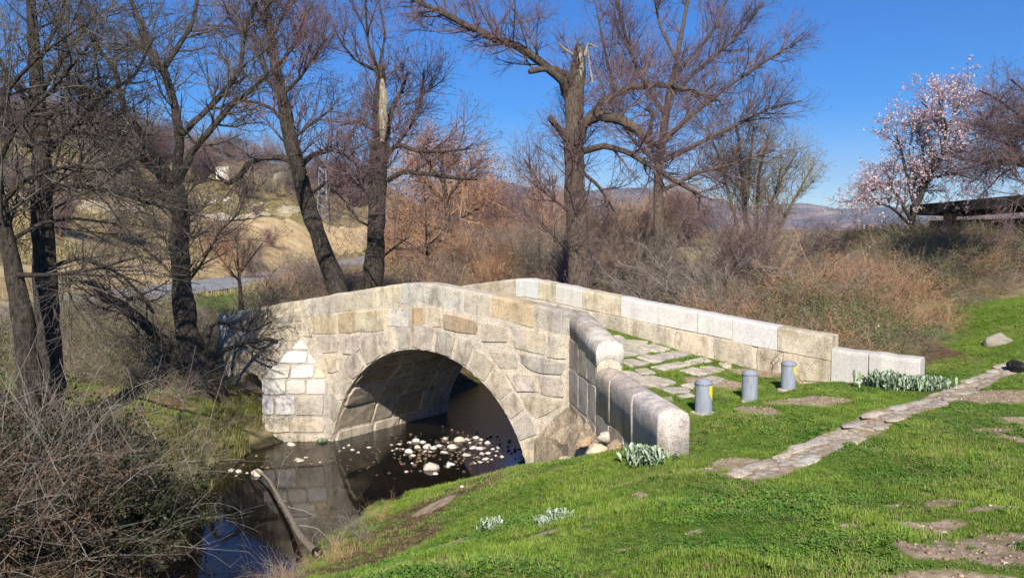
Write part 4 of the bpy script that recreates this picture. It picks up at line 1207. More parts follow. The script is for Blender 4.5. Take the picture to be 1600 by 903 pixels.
tree("alder_tree", "wide-crowned bare tree behind and right of the big snag", "tree", 33.0,
     [(1030, 400, 18), (1030, 330, 17), (1028, 270, 15), (1035, 220, 13), (1045, 150, 10), (1060, 80, 7), (1075, 0, 5), (1080, -40, 3)],
     [[(1036, 222, 9), (1080, 180, 8), (1130, 140, 6), (1190, 100, 4), (1238, 68, 3)], [(1040, 180, 8), (1000, 120, 7), (978, 60, 5), (960, -20, 4)], [(1046, 152, 7), (1090, 110, 6), (1150, 60, 4), (1192, 5, 3)],
      [(1030, 255, 8), (1090, 225, 7), (1150, 195, 5), (1205, 168, 3), (1252, 158, 2)], [(1048, 125, 6), (1110, 55, 5), (1145, -20, 3)], [(1030, 260, 7), (990, 220, 5), (955, 170, 4), (930, 110, 3)], [(1055, 90, 5), (1030, 40, 4), (1020, -20, 3)],
      [(1030, 300, 7), (1090, 270, 6), (1150, 255, 4), (1210, 235, 3)], [(1030, 230, 7), (975, 200, 5), (940, 60, 3), (930, 0, 2)]],
     (M_BARK2,), (250, 2100, 8000), (5500, .055, M_BUD), up=.12, tl=1.3)
tree("willow_tree", "slender multi-stemmed olive-twigged tree at the right of the bare trees", "tree", 36.0,
     [(1172, 400, 9), (1165, 345, 8), (1160, 280, 6), (1155, 220, 4), (1148, 185, 3)],
     [[(1180, 380, 7), (1182, 330, 6), (1186, 270, 5), (1200, 212, 3)], [(1190, 385, 7), (1200, 330, 5), (1218, 285, 4), (1245, 238, 2)], [(1195, 400, 6), (1225, 340, 5), (1248, 300, 3), (1268, 262, 2)], [(1160, 380, 6), (1140, 310, 5), (1125, 250, 4), (1105, 200, 3)],
      [(1165, 360, 6), (1170, 270, 4), (1178, 200, 3)], [(1160, 300, 4), (1130, 270, 3), (1100, 260, 2)]],
     (M_BARK2,), (150, 1200, 5200), (5000, .06, M_TWIG_O), twig_mat=M_TWIG_O, up=.16, tl=1.15)
tree("red_brown_tree", "rusty brown tree holding old leaves between the two broken alders", "tree", 38.0,
     [(705, 420, 11), (700, 340, 9), (695, 300, 8), (690, 260, 5), (692, 235, 3)],
     [[(698, 320, 6), (660, 280, 5), (625, 265, 3)], [(698, 310, 6), (730, 270, 5), (755, 250, 3)], [(695, 290, 5), (670, 255, 4), (655, 240, 3)], [(700, 350, 5), (740, 330, 4), (770, 310, 3)], [(700, 360, 5), (660, 350, 4), (630, 340, 3)]],
     BB, (110, 900, 3800), (5200, .11, M_LEAF_RED), twig_mat=M_TWIG_R, up=.05, tl=1.2)
tree("sapling", "thin dark sapling standing beyond the bridge's left end by the road", "tree", 25.0, [(378, 482, 8), (374, 440, 5), (371, 400, 3), (369, 370, 2)],
     [[(374, 440, 3), (350, 410, 2), (335, 390, 1.5)], [(373, 430, 3), (395, 400, 2), (410, 380, 1.5)]], BB, (40, 200, 900), None, twig_mat=M_TWIG_R, tl=.7)
tree("sapling", "thin dark sapling among the rusty shrubs behind the bridge crest", "tree", 27.0, [(667, 460, 6), (667, 400, 4), (666, 345, 3), (664, 310, 2)],
     [[(667, 400, 3), (640, 380, 2), (620, 372, 1.5)], [(667, 385, 3), (690, 365, 2)]], BB, (30, 200, 800), None, twig_mat=M_TWIG_R, tl=.7)
# --- almond in blossom, and the dark tree hanging in from the right
tree("almond_tree", "almond tree in pale pink blossom above the bramble bank", "tree", 24.0,
     [(1428, 385, 9), (1424, 350, 9), (1432, 320, 8), (1444, 295, 7), (1455, 265, 5), (1462, 235, 4)],
     [[(1424, 345, 7), (1405, 310, 5), (1385, 285, 4), (1362, 300, 3)], [(1420, 350, 6), (1395, 325, 4), (1350, 310, 2)], [(1430, 325, 6), (1418, 280, 5), (1408, 235, 4), (1398, 205, 2)], [(1445, 295, 6), (1470, 250, 5), (1480, 200, 4), (1465, 150, 2)],
      [(1470, 250, 4), (1500, 215, 3), (1520, 190, 2)], [(1450, 280, 5), (1490, 270, 4), (1520, 280, 2)], [(1480, 200, 3), (1455, 175, 2), (1440, 160, 2)], [(1440, 300, 4), (1445, 250, 3), (1435, 205, 2)], [(1480, 200, 3), (1498, 165, 2), (1512, 150, 2)]],
     BB, (130, 1100, 4000), (20000, .055, M_BLOSSOM), twig_mat=M_TWIG_P, up=.06, tl=.66)
tree("dark_tree", "dark bare tree arching into the photo at the right edge", "tree", 19.0,
     [(1680, 420, 22), (1670, 360, 18), (1650, 310, 14), (1620, 270, 10), (1590, 250, 7), (1555, 252, 5), (1515, 262, 3)],
     [[(1660, 330, 8), (1630, 230, 6), (1595, 180, 4), (1550, 150, 3), (1530, 142, 2)], [(1640, 290, 7), (1600, 210, 5), (1570, 190, 3), (1540, 200, 2)], [(1650, 310, 7), (1610, 300, 5), (1580, 320, 3)], [(1630, 240, 5), (1610, 150, 4), (1580, 125, 3)],
      [(1620, 270, 5), (1575, 225, 3), (1545, 215, 2)]],
     BB, (110, 1200, 6000), (5000, .035, M_BUD), up=0.0, tl=.75)

# fallen branch in the stream
fb = thing("fallen_branch", on_z(440, 790, WATER), "pale fallen branch lying across the dark pool", "branch")
pp = [on_z(400, 735, WATER + .08), on_z(418, 745, WATER + .10), on_z(437, 778, WATER + .10), on_z(455, 810, WATER + .12), on_z(470, 838, WATER + .2), on_z(494, 862, WATER + .45)]
P2, R2 = resample(pp, [.018, .027, .03, .036, .042, .055], 14)
V, Q = tubes(P2[None], R2[None] * (1 + rng.normal(0, .08, (1, 14))), 8)
link("stem", mesh_np("stem", V - WL[fb], quads=Q, mats=[M_LOG]), fb, WL[fb])
LPf = np.stack([P2]); b1 = grow(LPf, R2[None], 9, .7, 60, 5, .02, .2, .3, .3, .008)
me = tube_mesh("twig", [(b1[0], b1[1], 4)], M_TWIG_G); me.transform(Matrix.Translation(Vector(-WL[fb]))); link("twig", me, fb, WL[fb])

# ------------------------------------------------------------------ shrubs: copies of a few individuals
def shrub_meshes(name, n_stem, hgt, spread, n2, n3, mat, leaves=None, up=.05, wob=.12, seed=0):
    K = n_stem
    az = rng.uniform(0, 6.28, K); rr = rng.uniform(0, .3 * spread, K)
    st_ = np.stack([rr * np.cos(az), rr * np.sin(az), np.full(K, -.1)], -1)
    D = np.stack([np.cos(az) * spread * rng.uniform(.1, .8, K), np.sin(az) * spread * rng.uniform(.1, .8, K), np.full(K, 1.0)], -1)
    D /= np.linalg.norm(D, axis=1, keepdims=True)
    L_ = hgt * rng.uniform(.6, 1.1, K)
    Pp = np.empty((K, 7, 3)); Pp[:, 0] = st_
    for k in range(1, 7):
        D = D + rng.normal(0, wob, (K, 3)); D /= np.linalg.norm(D, axis=1, keepdims=True)
        Pp[:, k] = Pp[:, k - 1] + D * (L_ / 6)[:, None]
    Rr = np.outer(rng.uniform(.010, .028, K), np.linspace(1, .25, 7))
    b2 = grow(Pp, Rr, n2, hgt * .33, 42, 4, up, .16, .15, .55, .005)
    b3 = grow(*b2, n3, hgt * .16, 45, 3, up, .2, .05, .7, .0038)
    lv = lm = None
    if leaves:
        k = leaves[0]; src = b3[0][rng.integers(0, len(b3[0]), k)]; f = rng.random((k, 1))
        lv = leaf_quads(src[:, 1] * (1 - f) + src[:, 2] * f, leaves[1]); lm = leaves[2]
    return tube_mesh(name, [(Pp, Rr, 4), (b2[0], b2[1], 3), (b3[0], b3[1], 3)], mat, lv, lm)

S_BROWN = [shrub_meshes("bare_shrub", 26, 3.0, .9, 420, 2200, M_TWIG_B) for _ in range(2)]
S_PURP = [shrub_meshes("bare_shrub", 24, 3.2, .8, 420, 2200, M_TWIG_P, (900, .05, M_BUD)) for _ in range(2)]
S_RED = [shrub_meshes("rusty_shrub", 24, 3.0, .9, 380, 1700, M_TWIG_R, (1400, .07, M_LEAF_DRY)) for _ in range(2)]
S_GREY = [shrub_meshes("bare_shrub", 22, 2.6, 1.1, 360, 1700, M_TWIG_G) for _ in range(2)]
S_OLIVE = [shrub_meshes("olive_shrub", 22, 2.6, .8, 380, 1900, M_TWIG_O, (900, .06, M_LEAF_BR)) for _ in range(1)]

def kind_of(me):
    for nm, lst in (("brown", S_BROWN), ("purplish", S_PURP), ("rusty", S_RED), ("grey", S_GREY), ("olive", S_OLIVE)):
        if me in lst: return nm
    return "bare"
def where_of(px):
    for lim, w in ((150, "between the far-left trunks"), (285, "left of the forked alder"), (430, "between forked and leaning alders"), (590, "right of the leaning alder"),
                   (670, "right of the slim broken alder"), (760, "above the bridge's left slope"), (870, "left of the big broken tree"), (945, "beside the big broken tree"), (1060, "right of the big broken tree"), (5000, "above the far parapet")):
        if px < lim: return w
def shrub(me, px, Y, h_scale, label, group, cat="shrub", name=None, py=None):
    q_ = G(px, 400, Y)
    dd, hh_ = near_line(np.array([q_[0]]), np.array([q_[1]]), STREAM)
    if dd[0] - hh_[0] < 1.3 and Y < 36: q_[0] += 3.2 if q_[0] > -1 else -3.2
    z = float(height(q_[0], q_[1])[0])
    o = link(name or me.name.split(".")[0], me, None, (q_[0], q_[1], z))
    o.rotation_euler = (0, 0, random.uniform(0, 6.28)); s = h_scale * random.uniform(.9, 1.1)
    o.scale = (s * random.uniform(.9, 1.2), s * random.uniform(.9, 1.2), s)
    sz = 'tall ' if s > 1.15 else ('low ' if s < .8 else '')
    label = label.replace('{k}', sz + kind_of(me)).replace('{w}', where_of(px))
    return props(o, label, cat, group)
LB = "{k} bare shrub in the thicket, {w}"
for k in range(34):
    px = random.uniform(760, 1120); Y = random.uniform(21.5, 40) + (3 if px > 1060 else 0)
    me = random.choice(S_BROWN + S_PURP + S_BROWN + S_GREY)
    shrub(me, px, Y, random.uniform(.85, 1.35) * (1.15 if px < 900 else 1.0) * (.55 if px > 1030 else 1) * .92, LB, "bare shrubs in the thicket behind the bridge", name="bare_shrub")
for k in range(14):
    px = random.uniform(610, 800); Y = random.uniform(25, 42)
    shrub(random.choice(S_RED + S_RED + S_BROWN), px, Y, random.uniform(.5, .85), "{k} shrub behind the bridge, {w}", "rusty shrubs behind the left slope of the bridge", name="rusty_shrub")
for k in range(16):
    shrub(random.choice(S_PURP + S_RED + S_BROWN), random.uniform(595, 800), random.uniform(48, 78), random.uniform(1.1, 1.8), "distant {k} bush beyond the thicket, {w}", "distant bare bushes behind the thicket", name="distant_bush")
for k in range(6):
    shrub(S_OLIVE[0], random.uniform(1040, 1140), random.uniform(24, 33), random.uniform(.5, .75), "{k}-green twiggy shrub {w}", "olive shrubs behind the far parapet", name="olive_shrub")
def road_d(px, Y):
    q_ = G(px, 400, Y); return float(near_line(np.array([q_[0]]), np.array([q_[1]]), ROAD)[0][0])
hb = 0
while hb < 110:
    px = random.uniform(-60, 600); Y = random.uniform(55, 115)
    if road_d(px, Y) < 15.5 or (325 < px < 372 and Y < 88): continue
    hb += 1
    shrub(random.choice(S_PURP + S_BROWN + S_GREY), px, Y, random.uniform(.95, 1.6), "{k} bare bush high on the hill, {w}", "bare bushes on the skyline of the hill", name="hill_bush")
for k in range(20):
    px = random.uniform(600, 1080); Y = random.uniform(48, 80)
    shrub(random.choice(S_PURP + S_BROWN + S_RED), px, Y, random.uniform(1.0, 1.7), "distant {k} bush beyond the thicket, {w}", "distant bare bushes behind the thicket", name="distant_bush")
for px, Y, s, lab in [(335, 48.5, .75, "dark maroon bush on the hillside below the sandy track"), (395, 48, .6, "dark brown bush on the cut bank below the track"), (395, 42.5, .8, "tan twiggy bush on the verge beside the road"), (180, 40, .8, "grey bush on the slope behind the leaning alder"), (90, 36, .8, "grey bush on the slope between the left trunks")]:
    shrub(random.choice(S_BROWN + S_PURP), px, Y, s, lab, None, name="hillside_bush")
for k in range(5):
    shrub(S_GREY[k % 2], [545, 640, 730, 1010, 1130][k], [21, 22, 22.5, 21.5, 20][k], .55, "{k} twiggy bush close behind the parapet, {w}", "low bushes just behind the parapet", name="bare_shrub")
shrub(S_OLIVE[0], 470, 23, .55, "green bushy shrub by the leaning alder's foot", None, name="green_shrub")
# reddish sapling shrub in front left and pale blossom far away
for k in range(24):
    px, Y = random.uniform(-40, 470), random.uniform(37, 70)
    while road_d(px, Y) < 3.4 or (320 < px < 372 and Y > 60): px, Y = random.uniform(-40, 470), random.uniform(37, 70)
    shrub(random.choice(S_BROWN + S_PURP + S_GREY), px, Y, random.uniform(.35, .75), "{k} bush low on the hillside beyond the road, {w}", "low bushes scattered on the hillside", name="hillside_bush")
sb = shrub(S_PURP[0], 745, 60, 1.3, "pale blossoming bush far behind the rusty shrubs", None, name="blossoming_bush")
sb.data = shrub_meshes("blossoming_bush", 20, 3.0, .7, 300, 1200, M_TWIG_P, (2500, .12, M_BLOSSOM))

# ------------------------------------------------------------------ scattered stuff (geometry nodes instancing)
def scatter(name, label, pts, yaw, scl, srcs, pick, tilt=.25, kind="stuff"):
    n = len(pts)
    me = bpy.data.meshes.new(name)
    me.vertices.add(n); me.vertices.foreach_set("co", np.asarray(pts, np.float32).ravel())
    rot = np.c_[rng.normal(0, tilt, n), rng.normal(0, tilt, n), yaw].astype(np.float32)
    a_ = me.attributes.new("rot", 'FLOAT_VECTOR', 'POINT'); a_.data.foreach_set("vector", rot.ravel())
    a_ = me.attributes.new("scl", 'FLOAT', 'POINT'); a_.data.foreach_set("value", np.asarray(scl, np.float32))
    a_ = me.attributes.new("pick", 'INT', 'POINT'); a_.data.foreach_set("value", np.asarray(pick, np.int32))
    o = link(name, me)
    props(o, label, kind=kind)
    ng = bpy.data.node_groups.new(name + "_scatter", 'GeometryNodeTree')
    ng.interface.new_socket("Geometry", in_out='INPUT', socket_type='NodeSocketGeometry')
    ng.interface.new_socket("Geometry", in_out='OUTPUT', socket_type='NodeSocketGeometry')
    gi = ng.nodes.new("NodeGroupInput"); go = ng.nodes.new("NodeGroupOutput")
    iop = ng.nodes.new("GeometryNodeInstanceOnPoints"); jn = ng.nodes.new("GeometryNodeJoinGeometry")
    for s in reversed(srcs):
        oi = ng.nodes.new("GeometryNodeObjectInfo"); oi.inputs["Object"].default_value = s
        g2 = ng.nodes.new("GeometryNodeGeometryToInstance")
        ng.links.new(oi.outputs["Geometry"], g2.inputs[0]); ng.links.new(g2.outputs[0], jn.inputs[0])
    def na(nm, dt):
        x = ng.nodes.new("GeometryNodeInputNamedAttribute"); x.data_type = dt; x.inputs["Name"].default_value = nm
        return x.outputs["Attribute"]
    ng.links.new(gi.outputs[0], iop.inputs["Points"]); ng.links.new(jn.outputs[0], iop.inputs["Instance"])
    iop.inputs["Pick Instance"].default_value = True
    ng.links.new(na("pick", 'INT'), iop.inputs["Instance Index"])
    ng.links.new(na("rot", 'FLOAT_VECTOR'), iop.inputs["Rotation"])
    ng.links.new(na("scl", 'FLOAT'), iop.inputs["Scale"])
    ng.links.new(iop.outputs[0], go.inputs[0])
    md = o.modifiers.new("scatter", 'NODES'); md.node_group = ng
    return o

def src(name, me):
    return bpy.data.objects.new(name, me)

def tuft(name, nb, hmin, hmax, rad, width, mat, bend=.5, round_leaf=False):
    V, Q, T = [], [], []
    for k in range(nb):
        an = random.uniform(0, 6.28); r = rad * math.sqrt(random.random()); x, y = r * math.cos(an), r * math.sin(an)
        h = random.uniform(hmin, hmax); az = random.uniform(0, 6.28); b_ = bend * h * random.uniform(.3, 1.2)
        dx, dy = math.cos(az), math.sin(az); w = width * random.uniform(.7, 1.3)
        t = random.random()
        if round_leaf:
            i = len(V); s = w
            c_ = Vector((x + dx * b_, y + dy * b_, h)); u_ = Vector((random.gauss(0, 1), random.gauss(0, 1), random.gauss(0, .35))).normalized(); v_ = Vector((-u_.y, u_.x, random.gauss(0, .3))).normalized()
            for a2 in range(5): V.append(c_ + u_ * s * math.cos(a2 * 1.257) + v_ * s * math.sin(a2 * 1.257)); T.append(t)
            Q.append((i, i + 1, i + 2, i + 3, i + 4))
        else:
            i = len(V); px_, py_ = -dy * w, dx * w
            V += [Vector((x - px_, y - py_, -.01)), Vector((x + px_, y + py_, -.01)), Vector((x + dx * b_ * .4 + px_ * .7, y + dy * b_ * .4 + py_ * .7, h * .6)), Vector((x + dx * b_ * .4 - px_ * .7, y + dy * b_ * .4 - py_ * .7, h * .6)), Vector((x + dx * b_, y + dy * b_, h))]
            T += [t] * 5
            Q += [(i, i + 1, i + 2, i + 3), (i + 3, i + 2, i + 4)]
    me = mesh_py(name, V, Q, [mat], True)
    at = me.attributes.new("tint", 'FLOAT', 'POINT'); at.data.foreach_set("value", np.array(T, np.float32))
    return src(name, me)

TG = [tuft("grass_tuft", 16, .02, .055, .07, .0028, M_GRASS, .9) for _ in range(3)] + [tuft("clover_tuft", 13, .012, .04, .07, .011, M_CLOVER, .3, True) for _ in range(2)] + [tuft("straw_tuft", 9, .015, .05, .07, .0022, M_STRAW, 1.2), tuft("weed_tuft", 8, .015, .05, .05, .012, M_CLOVER, 1.8)]

def in_poly(x, y, poly):
    ins = np.zeros(len(x), bool); n = len(poly)
    for i in range(n):
        x0, y0 = poly[i]; x1, y1 = poly[(i + 1) % n]
        c_ = ((y0 > y) != (y1 > y)) & (x < (x1 - x0) * (y - y0) / (y1 - y0 + 1e-12) + x0)
        ins ^= c_
    return ins

def lawn_points(n, xr, yr):
    x = rng.uniform(*xr, n); y = rng.uniform(*yr, n)
    h = height(x, y)
    a, w = aw(x, y)
    d, hw = near_line(x, y, STREAM)
    ok = (h > WATER + .06) & (x > -3.6)
    br = (a > -7) & (a < 3.25) & (w > -.02) & (w < 3.62)
    ok &= ~br
    ok &= ~((a >= 3.2) & (a < a3 + .05) & (w > 3.12) & (w < 3.65))
    sx = (x - WC[0]) * WD[0] + (y - WC[1]) * WD[1]; rr = -((x - WC[0]) * WNL[0] + (y - WC[1]) * WNL[1])
    ok &= ~((sx > -.3) & (sx < WLEN + .02) & (rr > -.05) & (rr < .42))
    ok &= ~((sx > -.3) & (sx < 3.2) & (rr < .1) & (rr > -.9 + .22 * sx) & (h < .1))
    s_c = (x - q0[0]) * cd[0] + (y - q0[1]) * cd[1]; r_c = (x - q0[0]) * cn[0] + (y - q0[1]) * cn[1]
    ok &= ~((s_c > 0) & (s_c < cl) & (np.abs(r_c) < .23 + vnoise(x, y, 4) * .12))
    ok &= ~((y > 15.5) & (w > 3.6) & (x < 8.3 + (y - 14) * .4))
    ms = soil_mask(x, y); ms = ms + (vnoise(x, y, 3.0) * 1.1 + vnoise(x + 3, y, 9.0) * .9) * np.clip(ms * 2.5, 0, 1)
    ok &= rng.random(n) > smoothstep(.15, .8, ms) * .88
    ml = blobs_mask(LITT, x, y) + vnoise(x, y, 2.5) * .7
    ok &= (ml < .42) | (rng.random(n) < .34)
    # slabs keep mostly clear: fewer tufts on the roadway
    deckz = (a > 3.2) & (a < 5.2) & (w < 3.2) & (rr > .4)
    ok &= ~deckz | (rng.random(n) < .5)
    return np.c_[x, y, h][ok], ml[ok], (ms[ok])
pts, ml, ms = lawn_points(230000, (-3.6, 12.5), (2.4, 18.5))
n = len(pts)
patch = vnoise(pts[:, 0], pts[:, 1], 1.1) + rng.normal(0, .16, n)
pick = np.where(patch > .12, rng.integers(3, 5, n), rng.integers(0, 3, n))
pick = np.where((ml > .3) & (rng.random(n) < .6), 5, pick)
pick = np.where(rng.random(n) < .15 + .25 * (vnoise(pts[:, 0] + 7, pts[:, 1], .9) > .12), 5, pick); pick = np.where(rng.random(n) < .05, 6, pick)
scl = .58 * rng.uniform(.55, 1.25, n) * np.clip(1.1 + vnoise(pts[:, 0], pts[:, 1], 1.6) * .9, .5, 1.6) * np.where(ms > .3, .6, 1)
scatter("lawn_grass", "short green lawn grass and clover on the near bank", pts, rng.uniform(0, 6.28, n), scl, TG, pick, .15)
# grass between the slabs on the bridge deck
a_ = rng.uniform(-3, 3.3, 2600); w_ = rng.uniform(.42, 3.18, 2600)
pd = np.array([P(a, w, float(deck(a)) + .0) for a, w in zip(a_, w_)])
keep = np.ones(len(pd), bool)
for s in SL:
    poly = [tuple(deck_hit(900 + x / 5.642, 500 + y / 5.642)[:2]) for x, y in s]
    keep &= ~in_poly(pd[:, 0], pd[:, 1], poly)
keep &= rng.random(len(pd)) < .55
pd = pd[keep]
scatter("deck_grass", "grass growing in the joints of the bridge paving", pd, rng.uniform(0, 6.28, len(pd)), rng.uniform(.35, .65, len(pd)), TG, rng.choice([0, 1, 2, 3, 5, 5, 5], len(pd)), .15)
# left bank grasses
TB = [tuft("bank_tuft", 26, .08, .28, .10, .0035, M_RUSH, .9) for _ in range(2)] + TG[:2] + [TG[5]]
x = rng.uniform(-11, -4.2, 14000); y = rng.uniform(10.5, 19, 14000); h = height(x, y); a, w = aw(x, y)
ok = (h > WATER + .05) & ~((a > -7) & (w > -.03)) & (vnoise(x, y, 1.2) + rng.normal(0, .2, len(x)) > .02)
pb = np.c_[x, y, h][ok]; n = len(pb)
edge = near_line(pb[:, 0], pb[:, 1], STREAM); near_edge = (edge[0] - edge[1]) < 1.0
pk = np.where(near_edge & (rng.random(n) < .13), rng.integers(0, 2, n), rng.choice([2, 2, 3, 4, 4], n))
scatter("bank_grass", "rough grass on the left bank of the stream", pb, rng.uniform(0, 6.28, n), rng.uniform(.7, 1.5, n), TB, pk, .15)
# verge and hillside grass
TH = [tuft("hill_tuft", 18, .10, .32, .25, .010, M_STRAW, .8), tuft("hill_tuft", 18, .06, .2, .25, .010, M_STRAW, .8)]
x = rng.uniform(-40, -3, 34000); y = rng.uniform(20, 92, 34000)
d, _ = near_line(x, y, ROAD); ok = (d > 2.3) & (sand_mask(x, y) < .5) & (vnoise(x, y, .5) + rng.normal(0, .15, len(x)) > .1)
x, y = x[ok], y[ok]
scatter("hillside_grass", "dry tufted grass on the hillside beyond the road", np.c_[x, y, height(x, y)], rng.uniform(0, 6.28, len(x)), rng.uniform(.7, 1.5, len(x)), TH, rng.integers(0, 2, len(x)), .15)

x = rng.uniform(-7, 5, 5000); y = rng.uniform(18.5, 32, 5000); d, hw = near_line(x, y, STREAM); h = height(x, y); a, w = aw(x, y)
ok = (w > 3.7) & (h > WATER + .04) & (d - hw < 3.2); x, y, h = x[ok], y[ok], h[ok]
scatter("stream_bank_grass", "green grass on the stream bank beyond the arch", np.c_[x, y, h], rng.uniform(0, 6.28, len(x)), rng.uniform(1.2, 2.4, len(x)), TG, rng.integers(0, 5, len(x)), .15)
# brambles and tangles
def tangle(name, canes, L_, mat, n2=60, leaves=None, up0=.9, droop=-.10, rad=(.004, .009), spread=.5, wob=.12, l2=.45):
    K = canes
    st_ = np.c_[rng.normal(0, spread * .5, (K, 2)), rng.uniform(-.1, .1, K)]
    az = rng.uniform(0, 6.28, K); el = rng.uniform(.2, 1.3, K) * up0
    D = np.stack([np.cos(az) * np.cos(el), np.sin(az) * np.cos(el), np.sin(el)], -1)
    n = 7; Ls = L_ * rng.uniform(.4, 1.3, K)
    Pp = np.empty((K, n, 3)); Pp[:, 0] = st_
    for k in range(1, n):
        D = D + rng.normal(0, wob, (K, 3)) + np.array([0, 0, droop]); D /= np.linalg.norm(D, axis=1, keepdims=True)
        Pp[:, k] = Pp[:, k - 1] + D * (Ls / (n - 1))[:, None]
    Rr = np.outer(rng.uniform(*rad, K), np.linspace(1, .4, n))
    b2 = grow(Pp, Rr, n2, L_ * l2, 50, 4, 0, .2, .1, .6, .0025)
    lv = lm = None
    if leaves:
        k = leaves[0]; allp = np.vstack([b2[0].reshape(-1, 3), Pp[:, 2:].reshape(-1, 3)])
        lv = leaf_quads(allp[rng.integers(0, len(allp), k)] + rng.normal(0, .03, (k, 3)), leaves[1]); lm = leaves[2]
    return src(name, tube_mesh(name, [(Pp, Rr, 3), (b2[0], b2[1], 3)], mat, lv, lm))
B_GREY = [tangle("twig_tangle", 26, 1.5, M_TWIG_G, 90) for _ in range(2)]
B_BROWN = [tangle("twig_tangle", 26, 1.4, M_TWIG_B, 110) for _ in range(2)]
B_LEAF = [tangle("bramble", 20, 1.3, M_TWIG_B, 60, (900, .045, M_LEAF_BR)) for _ in range(2)]
B_RED = [tangle("dry_bramble", 26, 1.3, M_TWIG_R, 120, (420, .045, M_LEAF_DRY)) for _ in range(2)]
B_FINE = [tangle("dry_stems", 46, 1.0, M_TWIG_R, 60, None, 1.25, -.02)]
B_ALL = B_GREY + B_BROWN + B_LEAF + B_RED + B_FINE   # 0-1 grey 2-3 brown 4-5 leafy 6-7 red 8 fine stems

# foreground left thicket
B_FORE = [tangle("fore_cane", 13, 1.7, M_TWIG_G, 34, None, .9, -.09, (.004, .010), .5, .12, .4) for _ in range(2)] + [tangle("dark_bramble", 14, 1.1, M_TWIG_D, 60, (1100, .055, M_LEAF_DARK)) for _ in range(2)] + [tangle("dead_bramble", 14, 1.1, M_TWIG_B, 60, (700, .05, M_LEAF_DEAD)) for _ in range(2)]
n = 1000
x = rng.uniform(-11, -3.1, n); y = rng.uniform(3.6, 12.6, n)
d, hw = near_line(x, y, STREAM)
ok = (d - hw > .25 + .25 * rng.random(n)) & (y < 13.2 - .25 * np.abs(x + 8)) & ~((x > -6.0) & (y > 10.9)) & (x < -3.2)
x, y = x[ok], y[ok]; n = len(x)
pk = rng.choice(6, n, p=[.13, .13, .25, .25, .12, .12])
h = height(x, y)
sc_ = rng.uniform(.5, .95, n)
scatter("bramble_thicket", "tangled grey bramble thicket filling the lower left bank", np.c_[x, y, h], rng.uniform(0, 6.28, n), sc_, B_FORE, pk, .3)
LC = [tangle("long_cane", 7, 2.2, M_TWIG_G, 26, None, 1.0, -.06, (.004, .008), .8, .07, .35) for _ in range(2)]
n = 70
x = rng.uniform(-8, -3.0, n); y = rng.uniform(5.0, 12.0, n); d, hw = near_line(x, y, STREAM); ok = (d - hw > .1); x, y = x[ok], y[ok]; n = len(x)
scatter("bramble_canes", "long pale canes arching over the dark brambles and the pool", np.c_[x, y, height(x, y)], rng.uniform(0, 6.28, n), rng.uniform(.6, 1.0, n), LC, rng.integers(0, 2, n), .3)
# understorey behind the left trunks
n = 420
x = rng.uniform(-13, -6.6, n); y = rng.uniform(12.5, 24, n); a, w = aw(x, y)
ok = ~((a > -6.6) & (w > -.4)) & (y > 15.5 - .0 * x) 
x, y = x[ok], y[ok]; n = len(x)
scatter("undergrowth", "brown twiggy undergrowth between the left trunks and the road", np.c_[x, y, height(x, y)], rng.uniform(0, 6.28, n), rng.uniform(.45, .85, n), B_ALL, rng.choice(9, n, p=[.09, .09, .2, .2, .21, .21, 0, 0, 0]), .3)
# dry stems on the near bank above the pool
n = 60
x = rng.uniform(-3.0, -1.3, n); y = rng.uniform(7.0, 10.6, n); d, hw = near_line(x, y, STREAM); ok = (d - hw > .1) & (d - hw < 1.0)
x, y = x[ok], y[ok]; n = len(x)
scatter("dry_stems", "dry grey stems on the near bank above the pool", np.c_[x, y, height(x, y)], rng.uniform(0, 6.28, n), rng.uniform(.15, .32, n), B_ALL, rng.choice([0, 1, 2, 8], n), .3)
# right bank bramble mound behind the far parapet
n = 2300
x = rng.uniform(1.5, 17, n); y = rng.uniform(13.5, 29, n); a, w = aw(x, y)
edge = np.interp(x, [4, 6.9, 8.2, 10, 11.5, 14, 17], [0, 14.2, 15.6, 18.0, 19.0, 20.0, 21])
dd, hh_ = near_line(x, y, STREAM)
ok = (w > 3.9) & (y > edge) & (height(x, y) > WATER + .3) & ((dd - hh_ > 1.6) | (y > 27))
x, y, edge = x[ok], y[ok], edge[ok]; n = len(x)
zone = vnoise(x, y, .55) * 1.3 + rng.normal(0, .12, n)
pk = np.where(zone > .12, rng.integers(4, 6, n), np.where(zone > -.12, rng.integers(6, 8, n), np.where(zone > -.3, 8, rng.integers(0, 4, n))))
pk = np.where((x > 10.5) & (y < 24) & (rng.random(n) < .6), rng.integers(0, 4, n), pk)
pk = np.where(rng.random(n) < .15, rng.integers(0, 9, n), pk)
sc_ = rng.uniform(.5, .85, n) * np.clip((y - edge + .6) / 2.2, .5, 1.05) * np.where((y > 21) & (x < 11.5) & (x > 5), .62, 1)
mound = np.clip((y - edge) * .16, 0, .9) * (1 - smoothstep(14, 18, x) * .3)
scatter("bramble_bank", "reddish and green dry brambles covering the right bank", np.c_[x, y, height(x, y) + mound * .35 * rng.random(n)], rng.uniform(0, 6.28, n), sc_, B_ALL, pk, .3)
n = 150
x = rng.uniform(10.5, 15.5, n); y = rng.uniform(20.2, 24.2, n)
scatter("bramble_crest", "green leafy brambles heaped under the almond tree", np.c_[x, y, height(x, y) + .25], rng.uniform(0, 6.28, n), rng.uniform(.5, .8, n), B_ALL, rng.choice([0, 1, 4, 5, 5, 6], n), .3)
